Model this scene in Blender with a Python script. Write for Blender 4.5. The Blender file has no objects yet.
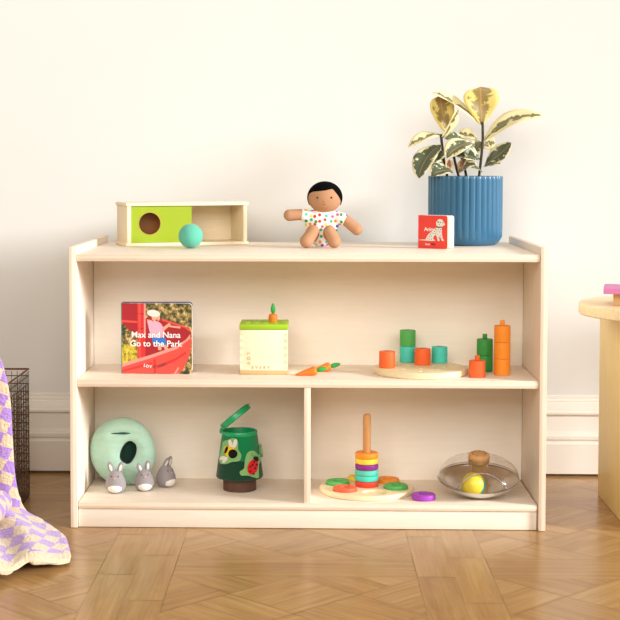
import bpy, bmesh, math, random
from math import sin, cos, pi, radians as R
from mathutils import Vector, Matrix, Euler
random.seed(7)
S = bpy.context.scene
COL = S.collection

# ------------------------------------------------------------------ materials
def lin(c):
    out = []
    for v in c[:3]:
        v = v / 255.0
        out.append(v / 12.92 if v <= .04045 else ((v + .055) / 1.055) ** 2.4)
    return (*out, 1.0)

class NT:
    def __init__(self, name):
        self.m = bpy.data.materials.new(name)
        self.m.use_nodes = True
        self.t = self.m.node_tree
        self.b = self.t.nodes['Principled BSDF']
    def n(self, kind, **kw):
        nd = self.t.nodes.new(kind)
        for k, v in kw.items():
            setattr(nd, k, v)
        return nd
    def l(self, a, b):
        self.t.links.new(a, b)
    def val(self, sock, v):
        sock.default_value = v
    def mix(self, fac, a, b, mode='MIX'):
        nd = self.n('ShaderNodeMix', data_type='RGBA', blend_type=mode)
        for s, v in ((nd.inputs['Factor'], fac), (nd.inputs[6], a), (nd.inputs[7], b)):
            if hasattr(v, 'links') or hasattr(v, 'is_linked'):
                self.l(v, s)
            else:
                s.default_value = v
        return nd.outputs[2]
    def ramp(self, fac, stops, interp='LINEAR'):
        nd = self.n('ShaderNodeValToRGB')
        nd.color_ramp.interpolation = interp
        e = nd.color_ramp.elements
        while len(e) < len(stops):
            e.new(.5)
        for i, (p, c) in enumerate(stops):
            e[i].position = p
            e[i].color = c
        self.l(fac, nd.inputs[0])
        return nd.outputs[0]
    def math(self, op, a, b=None, c=None):
        nd = self.n('ShaderNodeMath', operation=op)
        for i, v in enumerate((a, b, c)):
            if v is None:
                continue
            if hasattr(v, 'is_linked'):
                self.l(v, nd.inputs[i])
            else:
                nd.inputs[i].default_value = v
        return nd.outputs[0]
    def coord(self, which='Object', scale=(1, 1, 1), rot=(0, 0, 0)):
        tc = self.n('ShaderNodeTexCoord')
        mp = self.n('ShaderNodeMapping')
        mp.inputs['Scale'].default_value = scale
        mp.inputs['Rotation'].default_value = rot
        self.l(tc.outputs[which], mp.inputs[0])
        return mp.outputs[0]
    def noise(self, vec, scale, detail=3, rough=.5, dist=0):
        nd = self.n('ShaderNodeTexNoise')
        nd.inputs['Scale'].default_value = scale
        nd.inputs['Detail'].default_value = detail
        nd.inputs['Roughness'].default_value = rough
        nd.inputs['Distortion'].default_value = dist
        self.l(vec, nd.inputs['Vector'])
        return nd.outputs['Fac']
    def bump(self, h, strength, dist=.001):
        nd = self.n('ShaderNodeBump')
        nd.inputs['Strength'].default_value = strength
        nd.inputs['Distance'].default_value = dist
        self.l(h, nd.inputs['Height'])
        self.l(nd.outputs[0], self.b.inputs['Normal'])
    def color(self, c):
        if hasattr(c, 'is_linked'):
            self.l(c, self.b.inputs['Base Color'])
        else:
            self.b.inputs['Base Color'].default_value = c

def paint(name, c, rough=.5, var=.06, scale=60, bump=0, spec=.5, metal=0):
    k = NT(name)
    a = lin(c)
    d = tuple(v * (1 - var) for v in a[:3]) + (1,)
    f = k.noise(k.coord(), scale, 4)
    k.color(k.mix(f, d, a))
    k.b.inputs['Roughness'].default_value = rough
    k.b.inputs['Specular IOR Level'].default_value = spec
    k.b.inputs['Metallic'].default_value = metal
    if bump:
        k.bump(f, bump)
    return k.m

def felt(name, c, var=.18, scale=220, bump=.6):
    k = NT(name)
    a = lin(c)
    d = tuple(v * (1 - var) for v in a[:3]) + (1,)
    f = k.noise(k.coord(), scale, 6, .7)
    k.color(k.mix(f, d, a))
    k.b.inputs['Roughness'].default_value = .95
    k.b.inputs['Specular IOR Level'].default_value = .1
    k.b.inputs['Sheen Weight'].default_value = .25
    k.bump(f, bump, .002)
    return k.m

def wood(name, c, axis=0, var=.12, scale=9, rough=.45, ply=None, c2=None):
    """pale timber: streaks run along the axis; ply = axis across which end plies show"""
    k = NT(name)
    a = lin(c)
    d = lin(c2) if c2 else tuple(v * (1 - var * (1 + .5 * i)) for i, v in enumerate(a[:3])) + (1,)
    sc = [14, 14, 14]
    sc[axis] = 1.0
    f = k.noise(k.coord(scale=sc), scale, 5, .6, .6)
    fine = k.noise(k.coord(scale=[v * 3 for v in sc]), scale * 3, 3, .6)
    f2 = k.math('ADD', k.math('MULTIPLY', f, .7), k.math('MULTIPLY', fine, .3))
    colr = k.ramp(f2, [(.3, d), (.62, a)])
    if ply is not None:
        tc = k.n('ShaderNodeTexCoord')
        sp = k.n('ShaderNodeSeparateXYZ')
        k.l(tc.outputs['Object'], sp.inputs[0])
        st = k.math('PINGPONG', k.math('MULTIPLY', sp.outputs[ply], 1 / .0052), 1.0)
        e1 = lin((int(c[0] * .93), int(c[1] * .84), int(c[2] * .75)))
        e2 = lin((int(c[0] * 1.0), int(c[1] * .97), int(c[2] * .93)))
        ec = k.mix(k.math('SMOOTHSTEP' if False else 'GREATER_THAN', st, .55), e2, e1)
        ec = k.mix(.5, ec, colr)
        ge = k.n('ShaderNodeTexCoord')
        sn = k.n('ShaderNodeSeparateXYZ')
        k.l(ge.outputs['Normal'], sn.inputs[0])
        face = k.math('GREATER_THAN', k.math('ABSOLUTE', sn.outputs[ply]), .6)
        colr = k.mix(face, ec, colr)
    k.color(colr)
    k.b.inputs['Roughness'].default_value = rough
    k.b.inputs['Specular IOR Level'].default_value = .35
    k.bump(f2, .06)
    return k.m

# ------------------------------------------------------------------ mesh helpers
def mesh_obj(name, bm, mats, parent=None, smooth=None, loc=None, rot=None):
    """ONE mesh object; mats is a material or a list"""
    bmesh.ops.recalc_face_normals(bm, faces=bm.faces[:])
    me = bpy.data.meshes.new(name)
    bm.to_mesh(me)
    bm.free()
    return link_mesh(name, me, mats, parent, smooth, loc, rot)

def link_mesh(name, me, mats, parent=None, smooth=None, loc=None, rot=None):
    if not isinstance(mats, (list, tuple)):
        mats = [mats]
    for m in mats:
        me.materials.append(m)
    o = bpy.data.objects.new(name, me)
    COL.objects.link(o)
    if smooth is not None:
        for p in me.polygons:
            p.use_smooth = True
        if smooth < 180:
            me.set_sharp_from_angle(angle=R(smooth))
    if parent:
        o.parent = parent
    if loc is not None:
        o.location = loc
    if rot is not None:
        o.rotation_euler = rot
    return o

def thing(name, label, cat, loc=(0, 0, 0), rz=0, group=None):
    o = bpy.data.objects.new(name, None)
    o.empty_display_size = .02
    COL.objects.link(o)
    o.location = loc
    o.rotation_euler = (0, 0, rz)
    return tag(o, label, cat, group)

def tag(o, label, cat, group=None):
    o['label'] = label
    o['category'] = cat
    if group:
        o['group'] = group
    return o

def copy_thing(root, loc=None, rz=None, label=None):
    r = root.copy()
    COL.objects.link(r)
    if loc is not None:
        r.location = loc
    if rz is not None:
        r.rotation_euler = (0, 0, rz)
    if label:
        r['label'] = label
    for ch in list(root.children):
        c = ch.copy()
        COL.objects.link(c)
        c.parent = r
        for g in list(ch.children):
            d = g.copy()
            COL.objects.link(d)
            d.parent = c
    return r

def NB():
    return bmesh.new()

def box(bm, lo, hi, bev=0, seg=2, mi=0):
    lo, hi = Vector(lo), Vector(hi)
    r = bmesh.ops.create_cube(bm, size=1)
    vs = r['verts']
    for v in vs:
        v.co = Vector((lo[i] + (v.co[i] + .5) * (hi[i] - lo[i]) for i in range(3)))
    fs = {f for v in vs for f in v.link_faces}
    for f in fs:
        f.material_index = mi
    if bev:
        es = list({e for v in vs for e in v.link_edges})
        bmesh.ops.bevel(bm, geom=es, offset=bev, segments=seg, affect='EDGES', profile=.5)
    return bm

def lathe(bm, prof, n=48, mi=0, M=None):
    """prof: list of (r, z); r == 0 closes on the axis"""
    rings = []
    for r, z in prof:
        if r < 1e-7:
            rings.append([bm.verts.new((0, 0, z))])
        else:
            rings.append([bm.verts.new((r * cos(2 * pi * i / n), r * sin(2 * pi * i / n), z)) for i in range(n)])
    for a, b in zip(rings, rings[1:]):
        for i in range(n):
            j = (i + 1) % n
            if len(a) == 1 and len(b) == 1:
                continue
            if len(a) == 1:
                f = bm.faces.new((a[0], b[i], b[j]))
            elif len(b) == 1:
                f = bm.faces.new((a[i], a[j], b[0]))
            else:
                f = bm.faces.new((a[i], a[j], b[j], b[i]))
            f.material_index = mi
    if M is not None:
        for rg in rings:
            for v in rg:
                v.co = M @ v.co
    return bm

def rounded(r, h, b, z0=0, seg=4, hole=None):
    """lathe profile of a disc or ring with rounded rims"""
    def arc(cx, cz, a0, a1):
        return [(cx + b * cos(R(a0 + (a1 - a0) * i / seg)), cz + b * sin(R(a0 + (a1 - a0) * i / seg))) for i in range(seg + 1)]
    out = arc(r - b, z0 + b, -90, 0) + arc(r - b, z0 + h - b, 0, 90)
    if hole is None:
        return [(0, z0)] + out + [(0, z0 + h)]
    inn = arc(hole + b, z0 + h - b, 90, 180) + arc(hole + b, z0 + b, 180, 270)
    p = out + inn
    return p + [p[0]]

def ball(bm, c, r, n=24, m=14, M=None, mi=0):
    rr = r if isinstance(r, (tuple, list)) else (r, r, r)
    pr = [(sin(pi * i / m), -cos(pi * i / m)) for i in range(m + 1)]
    pr[0] = (0, -1)
    pr[-1] = (0, 1)
    T = Matrix.Translation(Vector(c)) @ (M.to_4x4() if M is not None else Matrix.Identity(4)) @ Matrix.Diagonal((*rr, 1))
    return lathe(bm, pr, n, mi, T)

def tube(bm, pts, rad, n=8, mi=0, closed=False):
    pts = [Vector(p) for p in pts]
    N = len(pts)
    rs = rad if isinstance(rad, (list, tuple)) else [rad] * N
    rings = []
    up = None
    for i, p in enumerate(pts):
        if closed:
            t = (pts[(i + 1) % N] - pts[i - 1]).normalized()
        else:
            t = (pts[min(i + 1, N - 1)] - pts[max(i - 1, 0)]).normalized()
        if up is None:
            up = t.orthogonal().normalized()
        up = (up - t * up.dot(t)).normalized()
        w = t.cross(up)
        rings.append([bm.verts.new(p + (up * cos(2 * pi * k / n) + w * sin(2 * pi * k / n)) * rs[i]) for k in range(n)])
    for i in range(N if closed else N - 1):
        a, b = rings[i], rings[(i + 1) % N]
        for k in range(n):
            bm.faces.new((a[k], a[(k + 1) % n], b[(k + 1) % n], b[k])).material_index = mi
    if not closed:
        bm.faces.new(rings[0][::-1]).material_index = mi
        bm.faces.new(rings[-1]).material_index = mi
    return bm

def prism(bm, poly, y0, y1, mi=0):
    """outline in (x, z), extruded along y"""
    a = [bm.verts.new((x, y0, z)) for x, z in poly]
    b = [bm.verts.new((x, y1, z)) for x, z in poly]
    n = len(poly)
    bm.faces.new(a).material_index = mi
    bm.faces.new(b[::-1]).material_index = mi
    for i in range(n):
        bm.faces.new((a[i], b[i], b[(i + 1) % n], a[(i + 1) % n])).material_index = mi
    return bm

def smooth_poly(pts, k=4):
    """closed Catmull-Rom through 2-D points"""
    out = []
    n = len(pts)
    for i in range(n):
        p0, p1, p2, p3 = (Vector(pts[(i + j) % n]) for j in (-1, 0, 1, 2))
        for s in range(k):
            t = s / k
            v = .5 * ((2 * p1) + (p2 - p0) * t + (2 * p0 - 5 * p1 + 4 * p2 - p3) * t * t + (3 * p1 - p0 - 3 * p2 + p3) * t ** 3)
            out.append((v.x, v.y))
    return out

def catmull(pts, k=6):
    pts = [Vector(p) for p in pts]
    out = []
    n = len(pts)
    for i in range(n - 1):
        p0, p1, p2, p3 = pts[max(i - 1, 0)], pts[i], pts[i + 1], pts[min(i + 2, n - 1)]
        for s in range(k):
            t = s / k
            out.append(.5 * ((2 * p1) + (p2 - p0) * t + (2 * p0 - 5 * p1 + 4 * p2 - p3) * t * t + (3 * p1 - p0 - 3 * p2 + p3) * t ** 3))
    out.append(pts[-1])
    return out

def circle(cx, cz, r, n=20, rz=None, rot=0):
    rz = rz or r
    return [(cx + r * cos(2 * pi * i / n) * cos(rot) - rz * sin(2 * pi * i / n) * sin(rot),
             cz + r * cos(2 * pi * i / n) * sin(rot) + rz * sin(2 * pi * i / n) * cos(rot)) for i in range(n)]

def baked(bm, *mods):
    """apply modifiers given as (type, {settings}) and return the mesh"""
    bmesh.ops.recalc_face_normals(bm, faces=bm.faces[:])
    me = bpy.data.meshes.new('work')
    bm.to_mesh(me)
    bm.free()
    o = bpy.data.objects.new('work', me)
    COL.objects.link(o)
    for t, kw in mods:
        md = o.modifiers.new('m', t)
        for a, v in kw.items():
            setattr(md, a, v)
    dg = bpy.context.evaluated_depsgraph_get()
    dg.update()
    out = bpy.data.meshes.new_from_object(o.evaluated_get(dg))
    bpy.data.objects.remove(o)
    return out

def cut(bm, cutters):
    """bm minus each cutter bmesh"""
    c = bpy.data.meshes.new('cutter')
    bmesh.ops.recalc_face_normals(cutters, faces=cutters.faces[:])
    cutters.to_mesh(c)
    cutters.free()
    co = bpy.data.objects.new('cutter', c)
    COL.objects.link(co)
    me = baked(bm, ('BOOLEAN', dict(object=co, operation='DIFFERENCE', solver='EXACT')))
    bpy.data.objects.remove(co)
    return me

def text_bm(bm, body, size, x, z, y, spacing=1.0, align='CENTER', rot=0, mi=0, bold=0):
    cu = bpy.data.curves.new('t', 'FONT')
    cu.body = body
    cu.size = size
    cu.align_x = align
    cu.space_character = spacing
    cu.extrude = .00015
    cu.offset = bold
    cu.resolution_u = 3
    o = bpy.data.objects.new('t', cu)
    COL.objects.link(o)
    dg = bpy.context.evaluated_depsgraph_get()
    dg.update()
    me = bpy.data.meshes.new_from_object(o.evaluated_get(dg))
    bpy.data.objects.remove(o)
    M = Matrix.Translation((x, y, z)) @ Matrix.Rotation(R(90), 4, 'X') @ Matrix.Rotation(rot, 4, 'Z')
    me.transform(M)
    n0 = len(bm.faces)
    bm.from_mesh(me)
    bm.faces.ensure_lookup_table()
    for f in bm.faces[n0:]:
        f.material_index = mi
    bpy.data.meshes.remove(me)
    return bm

# ------------------------------------------------------------------ shared materials
BIRCH = (244, 231, 216)
M_panel = wood('birch ply upright', BIRCH, axis=2, ply=0)
M_board = wood('birch ply board', BIRCH, axis=0, ply=2)
M_back = wood('birch back sheet', (253, 244, 231), axis=0, var=.035)
M_kick = wood('birch kickboard', (240, 228, 213), axis=0, var=.06)
M_pale = wood('pale maple', (249, 234, 204), axis=0, var=.10)
M_palez = wood('pale maple upright', (248, 231, 198), axis=2, var=.10)
M_tray = wood('pale maple disc', (244, 228, 188), axis=0, var=.08)
M_oak = wood('turned beech', (206, 150, 92), axis=2, var=.15)
M_table = wood('honey ash', (254, 232, 164), axis=2, var=.12)
M_tabletop = wood('honey ash top', (252, 234, 192), axis=0, var=.12)
M_lime = paint('lime stain', (152, 172, 6), .45)
M_lime2 = paint('lime lid stain', (158, 198, 22), .45)
M_orange = paint('orange stain', (254, 150, 36), .5)
M_redor = paint('red orange stain', (250, 106, 44), .5)
M_green = paint('green stain', (54, 158, 68), .5)
M_grass = paint('leaf green stain', (84, 182, 90), .5)
M_teal = paint('teal stain', (76, 214, 196), .5)
M_aqua = paint('aqua stain', (92, 208, 182), .5)
M_yellow = paint('yellow stain', (240, 212, 62), .5)
M_purple = paint('purple stain', (140, 30, 140), .5)
M_violet = paint('violet stain', (168, 62, 190), .5)
M_red = paint('red stain', (226, 62, 40), .5)
M_white = paint('white card', (244, 240, 232), .7, .02)
M_black = paint('black thread', (16, 16, 18), .6)
M_ink = paint('white ink', (250, 246, 244), .6, .0)

# ------------------------------------------------------------------ the room
def struct(o):
    o['kind'] = 'structure'
    return o

k = NT('warm white wall paint')
f = k.noise(k.coord(), 6, 3)
k.color(k.mix(f, lin((229, 227, 224)), lin((232, 230, 227))))
k.b.inputs['Roughness'].default_value = .85
k.b.inputs['Specular IOR Level'].default_value = .2
M_wall = k.m
M_base = paint('skirting gloss paint', (244, 238, 230), .4, .01)

YW = .700
bm = NB()
box(bm, (-3, YW, -.05), (3.6, YW + .1, 3.0))
struct(mesh_obj('wall_back', bm, M_wall))
prof = [(YW + .002, .008), (.676, .008), (.676, .098), (.679, .103), (.6795, .108), (.676, .112), (.676, .122), (.680, .1255)]
prof += [(.6805 + .007 * (i / 6) ** .6, .1275 + .056 * i / 6) for i in range(7)]
prof += [(.682, .1845), (.679, .188), (.679, .194), (.683, .197), (.6835, .2)]
prof += [(.6842 + .0035 * i / 4, .204 + .016 * i / 4) for i in range(5)]
prof += [(.690, .223), (.690, .228), (.6945, .231), (.6945, .240), (YW + .002, .242)]
bm = NB()
a = [bm.verts.new((-3, y, z)) for y, z in prof]
b = [bm.verts.new((3.6, y, z)) for y, z in prof]
for i in range(len(prof)):
    j = (i + 1) % len(prof)
    bm.faces.new((a[i], a[j], b[j], b[i]))
bm.faces.new(a[::-1]); bm.faces.new(b)
struct(mesh_obj('baseboard_back', bm, M_base))

# parquet: each plank its own face with a random tone and a grain direction
k = NT('oak parquet')
at = k.n('ShaderNodeAttribute', attribute_name='tone')
uv = k.n('ShaderNodeUVMap', uv_map='grain')
def mp(sc):
    m = k.n('ShaderNodeMapping')
    m.inputs['Scale'].default_value = sc
    k.l(uv.outputs[0], m.inputs[0])
    return m.outputs[0]
g1 = k.noise(mp((1.6, 30, 1)), 1.6, 5, .6, .7)
g2 = k.noise(mp((6, 160, 1)), 1.5, 4, .6, .4)
g3 = k.noise(mp((3, 6, 1)), 1.2, 3, .5, .8)
gg = k.math('ADD', k.math('MULTIPLY', g1, .55), k.math('ADD', k.math('MULTIPLY', g2, .2), k.math('MULTIPLY', g3, .25)))
gg = k.math('ADD', gg, k.math('MULTIPLY', k.math('SUBTRACT', at.outputs['Fac'], .5), .11))
cr = k.ramp(gg, [(.24, lin((132, 92, 52))), (.42, lin((160, 119, 70))), (.56, lin((176, 136, 84))), (.74, lin((194, 156, 106)))])
k.color(cr)
k.b.inputs['Roughness'].default_value = .24
k.b.inputs['Specular IOR Level'].default_value = .5
k.bump(gg, .08)
M_floor = k.m
M_gap = paint('parquet joint', (116, 80, 46), .6)

def clip(poly, x0, x1, y0, y1):
    for ax, lim, keep in ((0, x0, 1), (0, x1, -1), (1, y0, 1), (1, y1, -1)):
        out = []
        for i in range(len(poly)):
            p, q = poly[i - 1], poly[i]
            a, b = (p[ax] - lim) * keep, (q[ax] - lim) * keep
            if (a >= 0) != (b >= 0):
                t = a / (a - b)
                out.append((p[0] + (q[0] - p[0]) * t, p[1] + (q[1] - p[1]) * t))
            if b >= 0:
                out.append(q)
        poly = out
        if not poly:
            break
    return poly

fb = NB()
lay = fb.faces.layers.float.new('tonef')
uvl = fb.loops.layers.uv.new('grain')
vcl = fb.verts.layers.float.new('tone')
box(fb, (-3, -4.6, -.05), (3.6, YW, -.0012), mi=1)
def plank(poly, ang):
    area = 0
    for i in range(len(poly)):
        area += poly[i - 1][0] * poly[i][1] - poly[i][0] * poly[i - 1][1]
    if abs(area) < 2e-4:
        return
    if area < 0:
        poly = poly[::-1]
    cx = sum(p[0] for p in poly) / len(poly)
    cy = sum(p[1] for p in poly) / len(poly)
    # narrow joint around every plank
    P = []
    for x, y in poly:
        d = Vector((cx - x, cy - y))
        P.append(Vector((x, y)) + d.normalized() * min(.0009, d.length * .3))
    vs = [fb.verts.new((p.x, p.y, 0)) for p in P]
    tone = random.random()
    for v in vs:
        v[vcl] = tone
    f = fb.faces.new(vs)
    off = Vector((random.random() * 9, random.random() * 9))
    for lp in f.loops:
        x, y = lp.vert.co.x - cx, lp.vert.co.y - cy
        lp[uvl].uv = (off.x + x * cos(ang) + y * sin(ang), off.y - x * sin(ang) + y * cos(ang))
W1, PN = .086, .560
PX, PY = .303, -.995     # corner of the panel in the middle of the picture
per = PN + 2 * W1
for ix in range(-4, 4):
    for iy in range(-4, 3):
        x0, y0 = PX + ix * per, PY + iy * per
        if x0 > 3.4 or x0 + per < -2.6 or y0 > YW or y0 < -4.2:
            continue
        # two straight boards on the left of the panel run through, two lie along its far side
        for q in range(2):
            for s in range(2):
                ya = y0 + s * per / 2 + (q * .2)
                pl = clip([(x0 - (q + 1) * W1, ya), (x0 - q * W1, ya), (x0 - q * W1, ya + per / 2), (x0 - (q + 1) * W1, ya + per / 2)], -3, 3.6, -4.5, YW)
                if pl:
                    plank(pl, pi / 2)
            pl = clip([(x0, y0 + PN + q * W1), (x0 + PN, y0 + PN + q * W1), (x0 + PN, y0 + PN + (q + 1) * W1), (x0, y0 + PN + (q + 1) * W1)], -3, 3.6, -4.5, YW)
            if pl:
                plank(pl, 0)
        # woven diagonal boards inside the panel
        s2 = PN / math.sqrt(2) / 2
        cx, cy = x0 + PN / 2, y0 + PN / 2
        for i in range(-3, 4):
            for j in range(-3, 4):
                hor = (i + j) % 2 == 0
                for h in range(2):
                    if hor:
                        loc = [(i * s2, j * s2 + h * s2 / 2), ((i + 1) * s2, j * s2 + h * s2 / 2), ((i + 1) * s2, j * s2 + (h + 1) * s2 / 2), (i * s2, j * s2 + (h + 1) * s2 / 2)]
                    else:
                        loc = [(i * s2 + h * s2 / 2, j * s2), (i * s2 + (h + 1) * s2 / 2, j * s2), (i * s2 + (h + 1) * s2 / 2, (j + 1) * s2), (i * s2 + h * s2 / 2, (j + 1) * s2)]
                    c4 = cos(pi / 4)
                    wp = [(cx + (u - v) * c4, cy + (u + v) * c4) for u, v in loc]
                    pl = clip(wp, x0, x0 + PN, y0, min(y0 + PN, YW))
                    if pl and len(pl) > 2:
                        plank(pl, pi / 4 if hor else -pi / 4)
struct(mesh_obj('floor', fb, [M_floor, M_gap]))

# ------------------------------------------------------------------ shelf unit
H, D1, D2, W, T = .7276, .3042, .6145, 1.22, .018
ZT, ZM, ZB = .709, .386, .067
sh = thing('shelf_unit', 'long low birch plywood shelf unit with open bays standing on the parquet against the wall', 'shelf', (0, 0, 0))
for x in (0, W - T):
    bm = NB(); box(bm, (0, 0, .0005), (T, D2, H), .0022)
    mesh_obj('side_panel', bm, M_panel, sh, 40, loc=(x, 0, 0))
def board(name, x0, x1, y0, z0, z1, y1=D2 - .002, m=M_board, bev=.003):
    bm = NB(); box(bm, (x0, y0, 0), (x1, y1, z1 - z0), bev)
    return mesh_obj(name, bm, m, sh, 40, loc=(0, 0, z0))
board('top_board', T + .0005, W - T - .0015, .004, .690, ZT)
board('middle_board', T + .0005, W - T - .0015, .004, .3665, ZM)
board('bottom_board', T + .0005, W - T - .0015, .003, .0495, ZB, bev=.0045)
bm = NB(); box(bm, (T + .001, D1, ZB), (W - T - .001, D1 + .012, .690)); mesh_obj('back_panel', bm, M_back, sh)
bm = NB(); box(bm, (0, .007, ZB), (.0172, D1, .3665), .0015); mesh_obj('divider', bm, M_panel, sh, 40, loc=(.6022, 0, 0))
bm = NB(); box(bm, (T + .001, .010, .0012), (W - T - .003, .026, .0494), .001); mesh_obj('kickboard', bm, M_kick, sh, 40)

# ------------------------------------------------------------------ wooden box with the sliding green front
a = R(20)
t = thing('sliding_panel_box', 'pale open-fronted wooden box with a lime green sliding panel pierced by a round hole', 'toy', (.1075, .345, ZT + .0003), a)
L, DP, HT, th = .350, .132, .1215, .009
bm = NB(); box(bm, (-.004, -.003, 0), (L + .004, DP, th), .0015); mesh_obj('base', bm, M_pale, t, 40)
bm = NB(); box(bm, (-.004, -.003, HT - th), (L + .004, DP, HT), .0015); mesh_obj('top', bm, M_pale, t, 40)
for x in (0, L - .011):
    bm = NB(); box(bm, (x, 0, th), (x + .011, DP, HT - th), .001); mesh_obj('end_panel', bm, M_palez, t, 40)
bm = NB(); box(bm, (.011, DP - .008, th), (L - .011, DP, HT - th)); mesh_obj('back', bm, M_pale, t)
bm = NB(); box(bm, (.0115, .060, th + .0003), (.150, .066, HT - th - .0003)); mesh_obj('hole_shade_board', bm, wood('brown hole shade', (156, 100, 54), 0), t)  # added board; its brown stands in for the shade behind the hole
cb = NB(); lathe(cb, [(0, -.05), (.0310, -.05), (.0310, .05), (0, .05)], 48, M=Matrix.Translation((.0655, .006, .0630)) @ Matrix.Rotation(R(90), 4, 'X'))
bm = NB(); box(bm, (.0112, .004, th + .0005), (.187, .010, HT - th - .0005))
link_mesh('sliding_panel', cut(bm, cb), M_lime, t)
bm = NB()
lathe(bm, [(.0308, -.0033), (.0320, -.0033), (.0320, .0033), (.0308, .0033), (.0308, -.0033)], 48, M=Matrix.Translation((.0655, .0068, .0630)) @ Matrix.Rotation(R(90), 4, 'X'))
mesh_obj('hole_rim', bm, paint('cut beech edge', (196, 150, 70), .6), t, 40)

bm = NB(); ball(bm, (0, 0, .0335), .0335, 40, 24)
o = mesh_obj('felt_ball', bm, felt('teal felt', (100, 188, 164), .14, 160), smooth=180, loc=(.2905, .271, ZT + .0002))
tag(o, 'round teal felt ball in front of the box with the green panel', 'ball')

# ------------------------------------------------------------------ doll
t = thing('doll', 'soft doll with black hair in a white dotted romper sitting on the shelf top', 'doll', (.643, .350, ZT))
M_skin = paint('doll skin cloth', (192, 144, 110), .9, .10, 400, .1, .1)
def capsule(bm, p, q, r0, r1, n=7):
    p, q = Vector(p), Vector(q)
    for i in range(n):
        s = i / (n - 1)
        ball(bm, p.lerp(q, s), r0 + (r1 - r0) * s, 20, 12)
bm = NB()
ball(bm, (.0145, 0, .137), (.0475, .040, .043), 32, 20)
ball(bm, (.006, .004, .06), (.033, .027, .048))
ball(bm, (.012, .002, .1), (.020, .019, .02))
capsule(bm, (-.025, .002, .087), (-.052, -.004, .090), .013, .015)
capsule(bm, (-.052, -.004, .090), (-.084, -.008, .088), .0155, .0165)
capsule(bm, (.045, .002, .085), (.074, -.006, .073), .013, .015)
capsule(bm, (.074, -.006, .073), (.103, -.010, .049), .0155, .0165)
capsule(bm, (-.014, -.012, .030), (-.020, -.052, .047), .018, .0165)
capsule(bm, (-.017, -.054, .046), (-.036, -.064, .0190), .0165, .0188)
capsule(bm, (.024, -.012, .030), (.028, -.052, .046), .018, .0165)
capsule(bm, (.026, -.054, .046), (.040, -.064, .0190), .0165, .0188)
me = baked(bm, ('REMESH', dict(mode='VOXEL', voxel_size=.0022)), ('SMOOTH', dict(factor=.5, iterations=6)))
zmin = min(v.co.z for v in me.vertices)
body = link_mesh('body', me, M_skin, t, 180)
for x in (-.0065, .0325):
    bm = NB()
    ball(bm, (x, -.0385 if x < .02 else -.0378, .1375), (.0026, .0018, .0026), 12, 8)
    mesh_obj('eye', bm, M_black, body, 180)
bm = NB(); tube(bm, [(.0125 + i * .0022, -.0372 + abs(i) * .0001, .1185 + .0004 * i * i) for i in range(-2, 3)], .0008, 6)
mesh_obj('mouth', bm, paint('rose thread', (176, 92, 74), .8), body, 180)
bm = NB(); ball(bm, (.0130, -.0392, .1285), (.0026, .0020, .0020), 12, 8); mesh_obj('nose', bm, M_skin, body, 180)
# hair: cap cut with a side parting
bm = NB()
n, m = 64, 20
hc = Vector((.0145, .001, .137))
rows = []
for j in range(m + 1):
    row = []
    for i in range(n):
        az = 2 * pi * i / n            # 0 = doll's left (picture right), -pi/2 = face
        fr = max(0, -sin(az))          # facing camera
        cx = cos(az)
        low = -28 + 0 * fr
        if fr > 0:
            edge = 27 + 14 * max(0, cx) - 6 * max(0, -cx)
            if cx > .52:
                edge = 27 + 14 * .52 - (cx - .52) * 110
            elif cx < -.75:
                edge = 22.5 - (-cx - .75) * 40
            w = min(1, fr / .35)
            low = low + (edge - low) * w
        el = R(low + (90 - low) * j / m)
        row.append(bm.verts.new(hc + Vector((.0492 * cos(el) * cos(az), .0418 * cos(el) * sin(az), .0452 * sin(el)))))
    rows.append(row)
for j in range(m):
    for i in range(n):
        bm.faces.new((rows[j][i], rows[j][(i + 1) % n], rows[j + 1][(i + 1) % n], rows[j + 1][i]))
bmesh.ops.remove_doubles(bm, verts=bm.verts[:], dist=1e-5)
me = baked(bm, ('SOLIDIFY', dict(thickness=.003, offset=-1)))
link_mesh('hair', me, paint('black doll hair', (13, 13, 13), .95, .3, 300, .3, .05), t, 60)
# romper
k = NT('dotted romper cotton')
vo = k.n('ShaderNodeTexVoronoi', voronoi_dimensions='2D')
vo.inputs['Scale'].default_value = 72
vo.inputs['Randomness'].default_value = .6
k.l(k.coord(rot=(R(-90), 0, 0)), vo.inputs['Vector'])
hsv = k.n('ShaderNodeSeparateColor')
k.l(vo.outputs['Color'], hsv.inputs[0])
dots = k.ramp(hsv.outputs[0], [(0, lin((228, 60, 50))), (.14, lin((240, 150, 40))), (.28, lin((235, 205, 70))), (.42, lin((60, 165, 80))), (.56, lin((60, 190, 180))), (.68, lin((50, 90, 200))), (.8, lin((150, 70, 170))), (.9, lin((230, 90, 150)))], 'CONSTANT')
k.color(k.mix(k.math('LESS_THAN', vo.outputs['Distance'], .31), lin((246, 243, 238)), dots))
k.b.inputs['Roughness'].default_value = .9
M_romper = k.m
bm = NB()
ball(bm, (.006, .006, .058), (.0475, .032, .052), 28, 18)
ball(bm, (.006, .000, .034), (.0385, .035, .034), 28, 18)
ball(bm, (.010, .003, .082), (.042, .024, .024), 28, 18)
capsule(bm, (-.022, .002, .085), (-.044, -.002, .0885), .0165, .0175)
capsule(bm, (.040, .002, .085), (.064, -.004, .0775), .0165, .0175)
me = baked(bm, ('REMESH', dict(mode='VOXEL', voxel_size=.0022)), ('SMOOTH', dict(factor=.5, iterations=5)))
for v in me.vertices:
    v.co.z = max(v.co.z, .0005)
link_mesh('romper', me, M_romper, t, 180)
t.location.z = ZT - min(0, zmin) + .0003

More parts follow.
